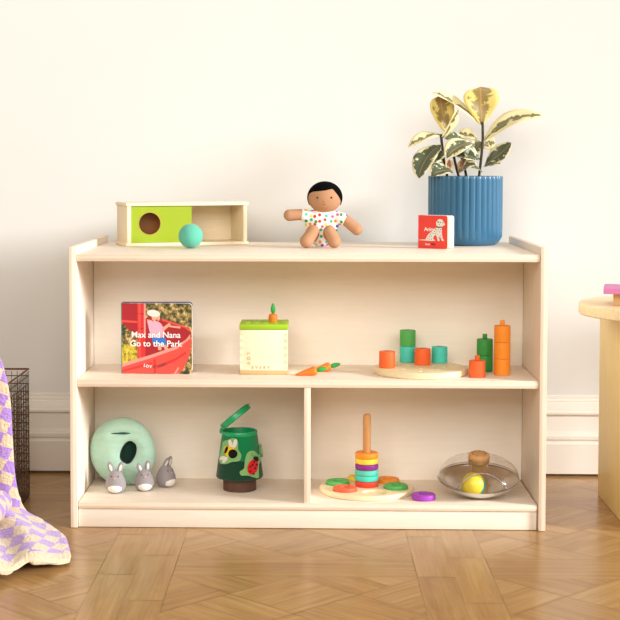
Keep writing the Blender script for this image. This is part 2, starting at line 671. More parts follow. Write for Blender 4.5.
# ------------------------------------------------------------------ small red board book
def rounded_rect(w, h, r, corners, n=6):
    """outline from (0,0); corners = which of bl, br, tr, tl are rounded"""
    out = []
    for (cx, cz, a0, on) in ((0, 0, 180, corners[0]), (w, 0, 270, corners[1]), (w, h, 0, corners[2]), (0, h, 90, corners[3])):
        if not on:
            out.append((cx, cz)); continue
        ox = cx + (r if cx == 0 else -r)
        oz = cz + (r if cz == 0 else -r)
        for i in range(n + 1):
            q = R(a0 + 90 * i / n)
            out.append((ox + r * cos(q), oz + r * sin(q)))
    return out
t = thing('board_book', 'small thick red board book with a dalmatian on its cover beside the blue plant pot', 'book', (.914, .305, ZT + .0003), R(-35))
w, h, th = .0905, .0900, .036
M_bred = paint('red book cover', (232, 64, 54), .5, .03)
bm = NB(); prism(bm, rounded_rect(w, h, .007, (0, 1, 1, 0)), 0, .0016); mesh_obj('front_cover', bm, M_bred, t)
M_page = [paint('cream page', (242, 226, 182), .7, .02), paint('lilac page', (230, 214, 226), .7, .02), paint('white page', (246, 243, 238), .7, .02), paint('sand page', (243, 230, 204), .7, .02)]
for i in range(7):
    bm = NB(); prism(bm, rounded_rect(w - .0005, h - .001, .007, (0, 1, 1, 0)), 0, .0043)
    mesh_obj('page', bm, M_page[(0, 0, 3, 1, 1, 2, 2)[i]], t, loc=(.0008 - .0012 * (i == 0), .0020 + i * .0046, .0004))
bm = NB(); prism(bm, rounded_rect(w, h, .007, (0, 1, 1, 0)), 0, .0016); mesh_obj('back_cover', bm, M_white, t, loc=(0, th - .0016, 0))
bm = NB(); box(bm, (-.0010, .0002, 0), (.0006, th, h)); mesh_obj('spine', bm, M_bred, t)
KX, KZ = w / .0745, h / .0885
bm = NB()
text_bm(bm, 'Animals', .0145, .0185, .0475, -.0006, .95, 'LEFT', bold=.0002)
mesh_obj('title_lettering', bm, M_ink, t)
bm = NB()
text_bm(bm, 'love', .0088, .0225, .0085, -.0006, 1.0, 'LEFT', bold=.0001)
text_bm(bm, 'very', .0088, .0385, .0095, -.0006, 1.0, 'LEFT', mi=1, bold=.0001)
mesh_obj('imprint_lettering', bm, [M_ink, M_black], t)
dog = [(.003, .0225), (.012, .0232), (.019, .0235), (.022, .031), (.027, .039), (.034, .045), (.041, .050), (.047, .055), (.0485, .060), (.0465, .064), (.0462, .070), (.049, .075), (.053, .079), (.058, .0795), (.062, .0775), (.065, .073), (.0685, .067), (.069, .063), (.066, .0635), (.063, .060), (.0605, .057), (.061, .050), (.0605, .043), (.062, .034), (.064, .027), (.067, .0215), (.063, .021), (.0605, .0225), (.057, .031), (.0555, .036), (.054, .029), (.055, .023), (.056, .0205), (.0505, .0205), (.0495, .026), (.0475, .034), (.0445, .037), (.041, .033), (.0385, .029), (.040, .0245), (.044, .0225), (.0425, .0205), (.034, .020), (.024, .0200), (.012, .0210), (.003, .0210)]
dog = [(x * KX, z * KZ) for x, z in dog]
bm = NB(); prism(bm, dog, -.0013, -.0004, 0)
for i, (x, z, r) in enumerate([(.057, .070, .0017), (.0515, .071, .0022), (.064, .070, .0016), (.0545, .0645, .0012), (.049, .058, .0020), (.0535, .056, .0015), (.058, .052, .0014), (.046, .051, .0016), (.052, .050, .0013), (.042, .046, .0016), (.048, .045, .0012), (.056, .045, .0016), (.036, .042, .0013), (.040, .040, .0012), (.031, .038, .0015), (.045, .040, .0014), (.029, .031, .0014), (.025, .026, .0012), (.034, .033, .0013), (.034, .025, .0015), (.051, .038, .0012), (.058, .036, .0011), (.0615, .029, .0010), (.052, .029, .0010), (.029, .023, .0011)]):
    prism(bm, circle(x * KX, z * KZ, r * 1.1, 8, r * .8, i), -.0016, -.0012, 1)
prism(bm, [(.0475 * KX, .0570), (.0615 * KX, .0580), (.0618 * KX, .0605), (.0475 * KX, .0597)], -.0016, -.0012, 1)
mesh_obj('dog_print', bm, [paint('dog print white', (232, 226, 214), .6, .05), M_black], t)

# ------------------------------------------------------------------ plant
PXC, PYC = 1.060, .485
t = thing('potted_plant', 'variegated rubber plant with cream-edged leaves in a ribbed blue pot on the shelf top', 'plant', (PXC, PYC, ZT + .0003))
k = NT('blue glazed ceramic')
f = k.noise(k.coord(scale=(1, 1, .3)), 14, 4)
k.color(k.mix(f, lin((40, 90, 122)), lin((60, 116, 152))))
k.b.inputs['Roughness'].default_value = .32
M_pot = k.m
n = 360
def rib(i):
    q = (i / n * 36) % 1
    return abs(sin(pi * q)) ** .7
bm = NB()
levels = [(.078, 0, 0), (.086, .001, 0), (.094, .006, 0), (.0985, .013, 0), (.1010, .018, .15), (.1022, .024, .85), (.1025, .05, 1), (.1025, .17, 1), (.1025, .186, 1), (.1025, .1935, 1), (.1020, .1955, .9), (.0985, .196, 0), (.0960, .1945, 0), (.0955, .16, 0)]
rings = []
for r, z, kk in levels:
    rings.append([bm.verts.new(((r + .0034 * kk * rib(i)) * cos(2 * pi * i / n), (r + .0034 * kk * rib(i)) * sin(2 * pi * i / n), z)) for i in range(n)])
for a_, b_ in zip(rings, rings[1:]):
    for i in range(n):
        bm.faces.new((a_[i], a_[(i + 1) % n], b_[(i + 1) % n], b_[i]))
bm.faces.new(rings[0][::-1])
mesh_obj('pot', bm, M_pot, t, 50)
bm = NB(); lathe(bm, [(0, .172), (.05, .174), (.0958, .170), (.0958, .165), (0, .165)], 48)
mesh_obj('soil', bm, paint('potting soil', (60, 44, 34), .95, .5, 120, .8), t, 60)

def leaf_mat(name, core, rim, amount, seed):
    k = NT(name)
    uv = k.n('ShaderNodeUVMap', uv_map='leaf')
    sp = k.n('ShaderNodeSeparateXYZ')
    k.l(uv.outputs[0], sp.inputs[0])
    d = k.math('MULTIPLY', k.math('ABSOLUTE', k.math('SUBTRACT', sp.outputs[0], .5)), 2)
    m = k.n('ShaderNodeMapping')
    m.inputs['Scale'].default_value = (2.2, 4.5, 1)
    m.inputs['Location'].default_value = (seed, seed * .7, 0)
    k.l(uv.outputs[0], m.inputs[0])
    nz = k.noise(m.outputs[0], 1.3, 3, .6, .6)
    v = k.math('ADD', d, k.math('MULTIPLY', k.math('SUBTRACT', nz, .5), 1.9))
    fac = k.ramp(v, [(amount - .07, (0, 0, 0, 1)), (amount + .07, (1, 1, 1, 1))])
    c1 = lin(core)
    c0 = tuple(q * .80 for q in c1[:3]) + (1,)
    m2 = k.n('ShaderNodeMapping')
    m2.inputs['Scale'].default_value = (5, 9, 1)
    k.l(uv.outputs[0], m2.inputs[0])
    cc = k.mix(k.noise(m2.outputs[0], 1.0, 2), c0, c1)
    col = k.mix(fac, cc, lin(rim))
    rib_ = k.math('LESS_THAN', d, .045)
    col = k.mix(k.math('MULTIPLY', rib_, .6), col, lin((206, 150, 100)))
    k.color(col)
    k.b.inputs['Roughness'].default_value = .38
    k.b.inputs['Subsurface Weight'].default_value = 0
    return k.m
LM = [leaf_mat('leaf green and cream', (100, 108, 80), (238, 226, 182), .58, 1.3),
      leaf_mat('leaf cream', (120, 124, 90), (240, 228, 176), .30, 4.1),
      leaf_mat('leaf olive gold', (158, 136, 78), (230, 208, 122), .50, 7.7),
      leaf_mat('leaf dark', (88, 100, 78), (232, 222, 176), .74, 2.9),
      leaf_mat('leaf rosy', (150, 104, 78), (226, 190, 140), .5, 9.4)]
def leaf(base, tip, wid, face, bend, mi, fold=.25, blunt=.55):
    base, tip = Vector(base), Vector(tip)
    face = Vector(face).normalized()
    mid = (base + tip) / 2 + Vector(bend)
    nl, nw = 16, 8
    bm = NB()
    uvl = bm.loops.layers.uv.new('leaf')
    g = []
    for i in range(nl + 1):
        s = i / nl
        p = base * (1 - s) ** 2 + mid * 2 * s * (1 - s) + tip * s * s
        d = ((mid - base) * (1 - s) + (tip - mid) * s).normalized()
        w = d.cross(face).normalized()
        nn = w.cross(d).normalized()
        prof_ = (s ** .8 * max(0, 1 - s ** 4.5) ** .5 / .67) if blunt > .8 else sin(pi * min(1, s ** (.70 + blunt * .8))) ** (.80 - blunt * .22) if 0 < s < 1 else 0
        ww = max(wid * .5 * prof_ * (1.0 if wid > .06 else 1.14), .0006)
        row = []
        for j in range(nw + 1):
            u = j / nw * 2 - 1
            row.append(bm.verts.new(p + w * ww * u + nn * (abs(u) * ww * fold + .0015 * sin(9 * s + 3 * u))))
        g.append(row)
    for i in range(nl):
        for j in range(nw):
            f = bm.faces.new((g[i][j], g[i][j + 1], g[i + 1][j + 1], g[i + 1][j]))
            for lp, (a_, b_) in zip(f.loops, ((i, j), (i, j + 1), (i + 1, j + 1), (i + 1, j))):
                lp[uvl].uv = (b_ / nw, a_ / nl)
    me = baked(bm, ('SOLIDIFY', dict(thickness=.0009, offset=0)))
    link_mesh('leaf', me, LM[mi], t, 180)
# base (x, y, z), tip, width, facing, bend, material   -- metres from the pot's foot
LEAVES = [
    ((.045, -.005, .340), (.039, -.010, .449), .104, (.12, -1, .15), (0, .006, 0), 2, .22, .95),
    ((.053, -.005, .296), (.214, -.030, .366), .048, (-.25, -.75, .65), (-.015, 0, .045), 1, .3, .4),
    ((.040, .000, .345), (-.098, -.030, .432), .042, (.45, -.55, .75), (-.015, 0, .030), 1, .3, .4),
    ((-.040, .010, .305), (-.074, .000, .425), .070, (.15, -1, .1), (-.012, 0, 0), 2, .25, .85),
    ((-.070, -.012, .302), (-.026, -.030, .388), .030, (.75, -.6, .3), (.006, 0, .0), 1, .4, .5),
    ((-.074, -.012, .313), (-.166, -.040, .278), .036, (.0, -.55, .85), (0, 0, .018), 1, .3, .5),
    ((-.070, -.015, .283), (-.138, -.080, .190), .066, (-.35, -.8, .5), (-.022, 0, .020), 3, .3, .6),
    ((.016, -.030, .287), (-.060, -.075, .246), .052, (-.1, -.75, .65), (-.012, 0, .022), 0, .3, .6),
    ((.008, -.005, .290), (-.062, -.025, .302), .038, (0, -.6, .8), (0, 0, .010), 3, .3, .6),
    ((.034, .020, .302), (-.020, .030, .314), .034, (0, -.8, .6), (0, 0, .012), 1, .3, .7),
    ((.053, -.010, .226), (.124, -.040, .290), .046, (-.45, -.8, .35), (.006, 0, -.004), 3, .3, .5),
    ((.050, -.015, .222), (.094, -.040, .231), .017, (0, -.6, .8), (0, 0, .008), 3, .3, .5),
    ((.038, -.015, .243), (-.014, -.040, .266), .038, (.1, -.8, .5), (0, 0, .006), 3, .3, .6),
    ((-.040, -.045, .205), (-.104, -.085, .196), .046, (0, -.65, .75), (0, 0, .022), 3, .3, .6),
    ((-.050, -.035, .205), (-.050, -.040, .244), .026, (.5, -.8, .2), (-.004, 0, 0), 4, .3, .6),
    ((.044, -.020, .207), (.008, -.055, .222), .028, (0, -.7, .7), (0, 0, .008), 3, .3, .6),
    ((.050, .015, .280), (.086, .020, .290), .044, (.1, -.9, .4), (0, 0, .006), 1, .3, .7),
    ((-.020, -.020, .205), (-.004, -.030, .246), .024, (-.3, -.8, .4), (0, 0, 0), 4, .3, .5),
    ((-.064, .010, .230), (-.110, .005, .262), .040, (.1, -.8, .5), (0, 0, .012), 0, .3, .6),
    ((-.020, .02, .25), (-.052, .02, .275), .034, (.1, -.8, .5), (0, 0, .010), 0, .3, .6),
    ((-.030, -.02, .255), (.022, -.045, .242), .044, (.2, -.75, .6), (0, 0, .016), 3, .3, .6),
    ((-.058, -.03, .215), (-.108, -.06, .226), .036, (-.1, -.8, .6), (0, 0, .014), 0, .3, .6),
    ((-.062, -.02, .262), (-.098, -.045, .236), .036, (-.2, -.8, .5), (0, 0, .010), 3, .3, .6),
    ((.020, .02, .262), (.048, .03, .292), .040, (0, -.9, .4), (0, 0, .004), 0, .3, .7),
    ((-.014, -.03, .212), (.022, -.06, .228), .030, (.1, -.7, .6), (0, 0, .010), 0, .3, .6),
]
for L_ in LEAVES:
    leaf(*L_)
M_stem = paint('plant stem', (66, 56, 38), .6, .3, 80)
for pts in ([(.034, -.01, .165), (.040, -.012, .22), (.047, -.008, .29), (.047, -.005, .35)],
            [(-.045, -.02, .165), (-.060, -.016, .22), (-.066, -.012, .265), (-.072, -.012, .315)],
            [(.006, -.01, .165), (-.004, -.012, .22), (-.016, -.01, .258)],
            [(-.01, .01, .165), (-.03, .012, .24), (-.044, .010, .32)]):
    bm = NB(); tube(bm, catmull(pts, 5), .0038, 8); mesh_obj('stem', bm, M_stem, t, 180)

# ------------------------------------------------------------------ picture book
t = thing('picture_book', 'square board book showing a child on a red slide, standing in the upper bay', 'book', (.1200, .114, ZM + .0003), R(-2.5))
w = .1865
M_cov = []
k = NT('printed foliage')
f = k.noise(k.coord(), 62, 6, .68)
k.color(k.ramp(f, [(.38, lin((34, 40, 26))), (.46, lin((78, 76, 46))), (.52, lin((138, 116, 60))), (.58, lin((208, 178, 108))), (.66, lin((240, 232, 214)))]))
k.b.inputs['Roughness'].default_value = .45
M_fol = k.m
k = NT('printed meadow')
f = k.noise(k.coord(), 90, 4, .7)
k.color(k.ramp(f, [(.35, lin((88, 84, 30))), (.5, lin((190, 168, 40))), (.65, lin((232, 214, 92)))]))
M_mea = k.m
bm = NB(); prism(bm, rounded_rect(w, w, .010, (0, 1, 1, 0)), 0, .0018); mesh_obj('front_cover', bm, M_fol, t)
for i in range(5):
    bm = NB(); prism(bm, rounded_rect(w - .0005, w - .0015, .010, (0, 1, 1, 0)), 0, .0022)
    mesh_obj('page', bm, M_page[(2, 0, 2, 2, 3)[i]], t, loc=(0, .002 + i * .0024, .0006), rot=(0, 0, R(.4 + i * .7)))
bm = NB(); prism(bm, rounded_rect(w, w, .010, (0, 1, 1, 0)), 0, .0018)
mesh_obj('back_cover', bm, paint('printed blue red back', (86, 84, 140), .5, .4, 40), t, loc=(-.0005, .0150, .002), rot=(0, 0, R(4.6)))
bm = NB(); box(bm, (-.0016, .0002, 0), (.0002, .016, w)); mesh_obj('spine', bm, paint('teal spine', (70, 150, 140), .5), t)
mats = [paint('printed slide red', (214, 42, 50), .45, .12, 60), paint('printed slide light red', (228, 78, 66), .45, .15, 50), paint('printed slide lip', (240, 150, 140), .45, .1, 60),
        M_mea, paint('printed shirt', (226, 172, 196), .5, .1, 90), paint('printed face', (232, 166, 136), .5, .1, 90), paint('printed hat', (244, 226, 218), .5, .08), paint('printed shorts', (40, 120, 205), .5, .1),
        paint('printed dark red', (168, 24, 38), .45, .12, 60), M_ink]
bm = NB()
def pic(pts, layer, mi):
    prism(bm, [((min(max(x, 51), 537) - 50) / 490 * w, (578 - min(max(y, 90), 576)) / 490 * w) for x, y in pts], -.0002 - layer * .00012, .0002, mi)
pic([(52, 375), (165, 375), (165, 505), (52, 515)], 1, 3)
pic([(52, 90), (165, 90), (165, 300), (110, 280), (52, 225)], 2, 8)
pic([(52, 206), (165, 212), (165, 226), (52, 220)], 3, 1)
pic([(160, 90), (216, 90), (216, 478), (160, 478)], 3, 0)
pic([(168, 90), (184, 90), (184, 478), (168, 478)], 4, 1)
pic([(160, 158), (216, 160), (216, 166), (160, 164)], 4, 8)
pic([(160, 258), (216, 260), (216, 266), (160, 264)], 4, 8)
pic([(206, 90), (218, 90), (218, 330), (206, 330)], 5, 2)
pic(smooth_poly([(214, 200), (330, 196), (430, 226), (500, 250), (530, 276), (530, 330), (450, 392), (330, 440), (214, 482)], 4), 2, 8)
pic([(330, 196), (430, 224), (500, 248), (528, 272), (526, 284), (496, 260), (428, 238), (330, 208)], 3, 1)
pic(smooth_poly([(53, 522), (250, 462), (430, 398), (528, 322), (530, 420), (500, 500), (440, 574), (250, 575), (53, 575)], 4), 4, 1)
pic([(53, 508), (250, 448), (430, 384), (500, 338), (529, 300), (529, 330), (436, 404), (252, 470), (53, 532)], 5, 2)
pic([(272, 480), (288, 474), (292, 574), (276, 574)], 5, 0)
pic([(300, 520), (420, 470), (500, 420), (500, 436), (420, 490), (300, 542)], 5, 0)
pic([(53, 556), (250, 500), (262, 500), (262, 512), (53, 570)], 5, 0)
pic([(415, 574), (445, 530), (452, 536), (430, 575)], 6, 2)
pic([(228, 200), (262, 205), (250, 240), (232, 232)], 5, 5)
pic(smooth_poly([(238, 210), (275, 214), (318, 222), (346, 270), (338, 322), (268, 334), (248, 290), (236, 240)], 3), 6, 4)
pic([(328, 262), (384, 222), (394, 236), (340, 284)], 7, 5)
pic([(384, 240), (460, 248), (460, 262), (384, 252)], 5, 5)
pic(circle(290, 186, 29, 18, 32), 7, 5)
pic(circle(274, 158, 46, 18, 24, .15), 8, 6)
pic(circle(296, 206, 9, 10, 6), 8, 8)
pic([(266, 324), (356, 326), (362, 374), (318, 386), (264, 360)], 7, 7)
pic([(300, 376), (330, 382), (326, 414), (306, 412)], 7, 5)
pic([(336, 378), (358, 374), (380, 410), (356, 414)], 6, 5)
mesh_obj('cover_print', bm, mats, t)
bm = NB()
text_bm(bm, 'Max and Nana', .0225, (290 - 50) / 490 * w, (578 - 326) / 490 * w, -.0018, 1.0, bold=.00025)
mesh_obj('title_lettering', bm, M_ink, t)
bm = NB()
text_bm(bm, 'Go to the Park', .0225, (290 - 50) / 490 * w, (578 - 387) / 490 * w, -.0018, 1.0, bold=.00025)
mesh_obj('title_lettering', bm, M_ink, t)
bm = NB()
for ch, x, y, rr, mi in [('l', 208, 528, -.35, 0), ('o', 228, 534, -.2, 0), ('v', 252, 537, -.05, 0), ('e', 278, 537, .02, 1), ('v', 302, 534, .08, 1), ('e', 322, 530, .15, 1), ('r', 342, 525, .25, 1), ('y', 360, 518, .35, 1)]:
    text_bm(bm, ch.upper(), .0105, (x - 50) / 490 * w, (578 - y) / 490 * w, -.0018, 1.0, rot=rr, mi=mi, bold=.0002)
mesh_obj('imprint_lettering', bm, [M_ink, paint('grey ink', (120, 60, 60), .6)], t)

# ------------------------------------------------------------------ carrot box and carrots
t = thing('carrot_box', 'square pale wooden box with a lime green lid in the upper bay', 'toy', (.4955, .161, ZM + .0003))
bw, bd = .1240, .120
bm = NB(); box(bm, (-bw / 2, -bd / 2, 0), (bw / 2, bd / 2, .010), .001); mesh_obj('base', bm, wood('tan base', (214, 180, 128), 0), t, 40)
M_cb = wood('pale box maple', (248, 234, 202), axis=0, var=.05)
k = NT('box finger joint')
tc_ = k.n('ShaderNodeTexCoord'); sz = k.n('ShaderNodeSeparateXYZ'); k.l(tc_.outputs['Object'], sz.inputs[0])
k.color(k.mix(k.math('GREATER_THAN', k.math('FRACT', k.math('MULTIPLY', sz.outputs[2], 1 / .0188)), .5), lin((248, 234, 202)), lin((234, 212, 168))))
M_joint = k.m
bm = NB(); box(bm, (-bw / 2, -bd / 2, .0105), (bw / 2, bd / 2, .118), .001); bx = mesh_obj('body', bm, M_cb, t, 40)
for s in (-1, 1):
    bm = NB()
    x_ = s * (bw / 2 - .0045)
    prism(bm, [(x_ - .0046, .016), (x_ + .0046, .016), (x_ + .0046, .108), (x_ - .0046, .108)], -bd / 2 - .0003, -bd / 2 + .001)
    mesh_obj('finger_joint', bm, M_joint, bx)
bm = NB()
for ch, x, z in (('L', -.0435, .0555), ('O', -.0435, .043), ('V', -.0435, .030)):
    text_bm(bm, ch, .012, x, z, -bd / 2 - .0005, rot=R(-90), bold=.0002)
for i, ch in enumerate('EVERY'):
    text_bm(bm, ch, .0105, -.029 + i * .0105, .0155, -bd / 2 - .0005, bold=.0001)
mesh_obj('engraved_lettering', bm, paint('burnt letter', (190, 150, 88), .7), bx)
lidz = .1185
bm = NB(); box(bm, (-bw / 2 - .002, -bd / 2 - .002, lidz), (bw / 2 + .002, bd / 2 + .002, lidz + .0145), .0025)
cb = NB()
for x in (-.038, -.013, .012, .037):
    for y in (-.028, .028):
        if (x, y) != (.012, .028):
            lathe(cb, [(0, lidz + .006), (.0092, lidz + .006), (.0092, lidz + .03), (0, lidz + .03)], 24, M=Matrix.Translation((x, y, 0)))
link_mesh('lid', cut(bm, cb), M_lime2, t, 40)
M_car = paint('carrot orange', (242, 128, 28), .5, .1, 120)
M_top = paint('carrot leaf green', (36, 170, 66), .45, .15, 150)
def carrot(label, loc, rot, full=True):
    t = thing('toy_carrot', label, 'toy carrot', loc, 0, 'toy carrots')
    t.rotation_euler = rot
    bm = NB()
    if full:
        lathe(bm, [(0, 0), (.0020, .001), (.0048, .012), (.0090, .036), (.0114, .046), (.0122, .0505), (.0114, .055), (.0088, .0578), (0, .0585)], 28)
    else:
        lathe(bm, [(0, 0), (.0116, 0), (.0121, .010), (.0119, .015), (.0105, .019), (.008, .0208), (0, .0215)], 28)
    mesh_obj('root', bm, M_car, t, 60)
    z0 = .0582 if full else .0212
    bm = NB()
    N = 11
    pr = [(.0012 + .0056 * sin(pi * (i / N) ** .8) ** .9 * (1 - .25 * i / N) + (.0009 if i % 2 else 0), i / N) for i in range(N)]
    lathe(bm, [(0, z0)] + [(r, z0 + s * .029) for r, s in pr] + [(0, z0 + .0295)], 14)
    for v in bm.verts:
        v.co.y *= .75
    mesh_obj('leaf', bm, M_top, t, 60)
    return t
carrot('small carrot standing in the lime green lid of the pale box', (.5185, .166, ZM + lidz + .0149), (0, 0, R(20)), False)
def lying(x0, y0, ang):
    """tip at (x0, y0), resting on its side"""
    tilt = math.atan2(.0122 - .002, .0495)
    return (x0, y0, ZM + .0026), (0, R(90) - tilt, R(ang))
l1, r1 = lying(.5780, .084, 4)
carrot('toy carrot lying nearest the shelf edge, beside the pale box', l1, r1)
l2, r2 = lying(.6165, .150, 16)
carrot('toy carrot lying behind the nearer carrot, beside the pale box', l2, r2)

# ------------------------------------------------------------------ peg board and blocks
BC = (.911, .146)
ZBD = ZM + .0168
bm = NB(); lathe(bm, rounded(.1245, .0165, .004), 96)
cb = NB()
spots = [(-.0903, -.017), (-.029, .0966), (.0076, .0452), (.0566, .0872)]
holes = [(-.062, .040), (-.045, -.048), (.0, -.035), (.045, -.055), (.062, -.01), (.035, .012), (-.03, .02), (.085, .03), (-.003, -.088)]
for x, y in holes:
    lathe(cb, [(0, .008), (.0072, .008), (.0072, .03), (0, .03)], 20, M=Matrix.Translation((x, y, 0)))
o = link_mesh('peg_board', cut(bm, cb), M_tray, None, 40, loc=(*BC, ZM + .0003))
tag(o, 'round pale wooden board with drilled holes carrying coloured cylinder blocks', 'board')

BR, BH = .0213, .0432
def block_mesh():
    bm = NB(); lathe(bm, rounded(BR, BH, .0016), 40)
    return bm
def block(mat, label, x, y, z, peg):
    t = thing('cylinder_block', label, 'block', (x, y, z), 0, 'cylinder blocks')
    mesh_obj('body', block_mesh(), mat, t, 40)
    bm = NB()
    if peg:
        lathe(bm, rounded(.0062, .0135, .0012, BH), 20)
        mesh_obj('peg', bm, mat, t, 40)
    else:
        lathe(bm, [(0, BH + .0002), (.0072, BH + .0002), (.0072, BH - .0005), (0, BH - .0005)], 20)
        mesh_obj('socket', bm, paint('socket shade', (150, 110, 70), .8), t)
    return t
zz = ZM + .0003
block(M_redor, 'red-orange cylinder block at the left edge of the round board', BC[0] + spots[0][0], BC[1] + spots[0][1], ZBD + .0003, False)
block(M_teal, 'teal cylinder block under the green one on the round board', BC[0] + spots[1][0], BC[1] + spots[1][1], ZBD + .0003, False)
block(M_grass, 'green cylinder block stacked on a teal one on the round board', BC[0] + spots[1][0], BC[1] + spots[1][1], ZBD + .0006 + BH, False)
block(M_redor, 'red-orange cylinder block in the middle of the round board', BC[0] + spots[2][0], BC[1] + spots[2][1], ZBD + .0003, False)
block(M_teal, 'teal cylinder block standing alone at the back right of the round board', BC[0] + spots[3][0], BC[1] + spots[3][1], ZBD + .0003, False)
block(M_redor, 'red-orange cylinder block with a peg standing off the board beside the orange tower', 1.0516, .0768, zz, True)
block(M_green, 'lower dark green cylinder block behind the red-orange pegged block', 1.0838, .1866, zz, False)
block(M_green, 'upper dark green cylinder block with a peg, behind the red-orange pegged block', 1.0838, .1866, zz + BH + .0003, True)
for i, nm in enumerate(('bottom orange cylinder block of the tall orange tower', 'middle orange cylinder block of the tall orange tower', 'top orange cylinder block with a peg on the tall orange tower')):
    block(M_orange, nm, 1.1215, .1194, zz + i * (BH + .0003), i == 2)

# ------------------------------------------------------------------ green felt burrow and rabbits
k = NT('mint felted wool')
f = k.noise(k.coord(scale=(1, 1, 2.2)), 60, 5, .65, .8)
f2 = k.noise(k.coord(scale=(1, 1, 4)), 14, 3, .5, 1.0)
k.color(k.mix(k.math('MULTIPLY', k.math('ADD', f, f2), .5), lin((146, 186, 164)), lin((188, 220, 200))))
k.b.inputs['Roughness'].default_value = .95
k.b.inputs['Sheen Weight'].default_value = .3
k.bump(f, .5, .003)
M_mint = k.m
t = thing('felt_burrow', 'large round mint green felt burrow with a dark opening, left in the lower bay', 'toy', (.1085, .206, ZB + .0003))
bm = NB()
n, m = 72, 36
A, B, C_ = .0895, .042, .0950        # half width, half depth, half height
CZ = .0955
hole = (.020, .004)                 # opening centre
g = []
for j in range(m + 1):
    row = []
    for i in range(n):
        th = 2 * pi * i / n
        # rings spread from the front opening (j = 0) to the back pole
        q = j / m
        if q < .30:                                      # inside of the pocket
            s = q / .30
            rr = .042 + (.93 * .0235 - .042) * s ** 2.0
            xx = hole[0] + rr * cos(th) * (.80 if s > .5 else .9)
            z_ = hole[1] + rr * sin(th) * 1.18
            yy = .020 - (.020 + .0385) * s
            if j == 0:
                xx = hole[0] + .0005 * cos(th); z_ = hole[1] + .0005 * sin(th); yy = .022
        else:
            s = (q - .30) / .70
            rho = sin(pi * (.11 + .89 * s)) if s < 1 else 0
            dep = -cos(pi * (.11 + .89 * s))
            shift = max(0, 1 - s * 2.2)
            e = abs(rho) ** .72
            xx = A * e * cos(th) * (1 - .02 * sin(2 * th)) + hole[0] * shift
            z_ = C_ * e * sin(th) * (1 - (.03 if sin(th) < 0 else 0)) + hole[1] * shift
            yy = B * dep * (1 + .0 * rho)
            if s == 0:
                xx = hole[0] + .0235 * .86 * cos(th); z_ = hole[1] + .0235 * 1.22 * sin(th); yy = -.0425
            if s == 1:
                xx, z_ = .0004 * cos(th), .0004 * sin(th)
        # seam slit dent near the top, and a dimple running down from the opening
        if yy < -.0:
            d = abs((z_ - .0560) + 1.6 * (xx - .008) ** 2)
            yy += .010 * math.exp(-(d / .0055) ** 2) * max(0, 1 - ((xx - .008) / .048) ** 4) if abs(xx - .008) < .048 else 0
            d2 = abs(xx - (hole[0] - .008))
            if z_ < hole[1] - .02:
                yy += .009 * math.exp(-(d2 / .010) ** 2)
        if yy < 0 or q < .3:
            near = math.exp(-(((xx - hole[0]) ** 2 + (z_ - hole[1]) ** 2) / .035 ** 2) ** 2)
            xx += .30 * (z_ - hole[1]) * near
        row.append(bm.verts.new((xx, yy, z_ + CZ)))
    g.append(row)
for j in range(m):
    for i in range(n):
        bm.faces.new((g[j][i], g[j][(i + 1) % n], g[j + 1][(i + 1) % n], g[j + 1][i]))
bm.faces.new(g[0][::-1]); bm.faces.new(g[-1])
me = baked(bm, ('SUBSURF', dict(levels=1, render_levels=1)))
z0 = min(v.co.z for v in me.vertices)
for v in me.vertices:
    v.co.z -= z0
link_mesh('body', me, M_mint, t, 180)
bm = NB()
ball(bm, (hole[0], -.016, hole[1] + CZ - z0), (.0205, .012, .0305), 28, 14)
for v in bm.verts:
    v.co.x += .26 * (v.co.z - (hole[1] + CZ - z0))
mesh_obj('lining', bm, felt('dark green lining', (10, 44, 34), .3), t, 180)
bm = NB()
tube(bm, [(.008 + q * .040, -.0262 - .0050 * (1 - abs(q)), .0560 - 1.6 * (q * .040) ** 2 + CZ - z0) for q in [i / 8 - 1 for i in range(17)]], [.0010 + .0028 * (1 - abs(i / 8 - 1)) for i in range(17)], 8)
mesh_obj('seam', bm, felt('seam shade wool', (58, 92, 80), .3), t, 180)

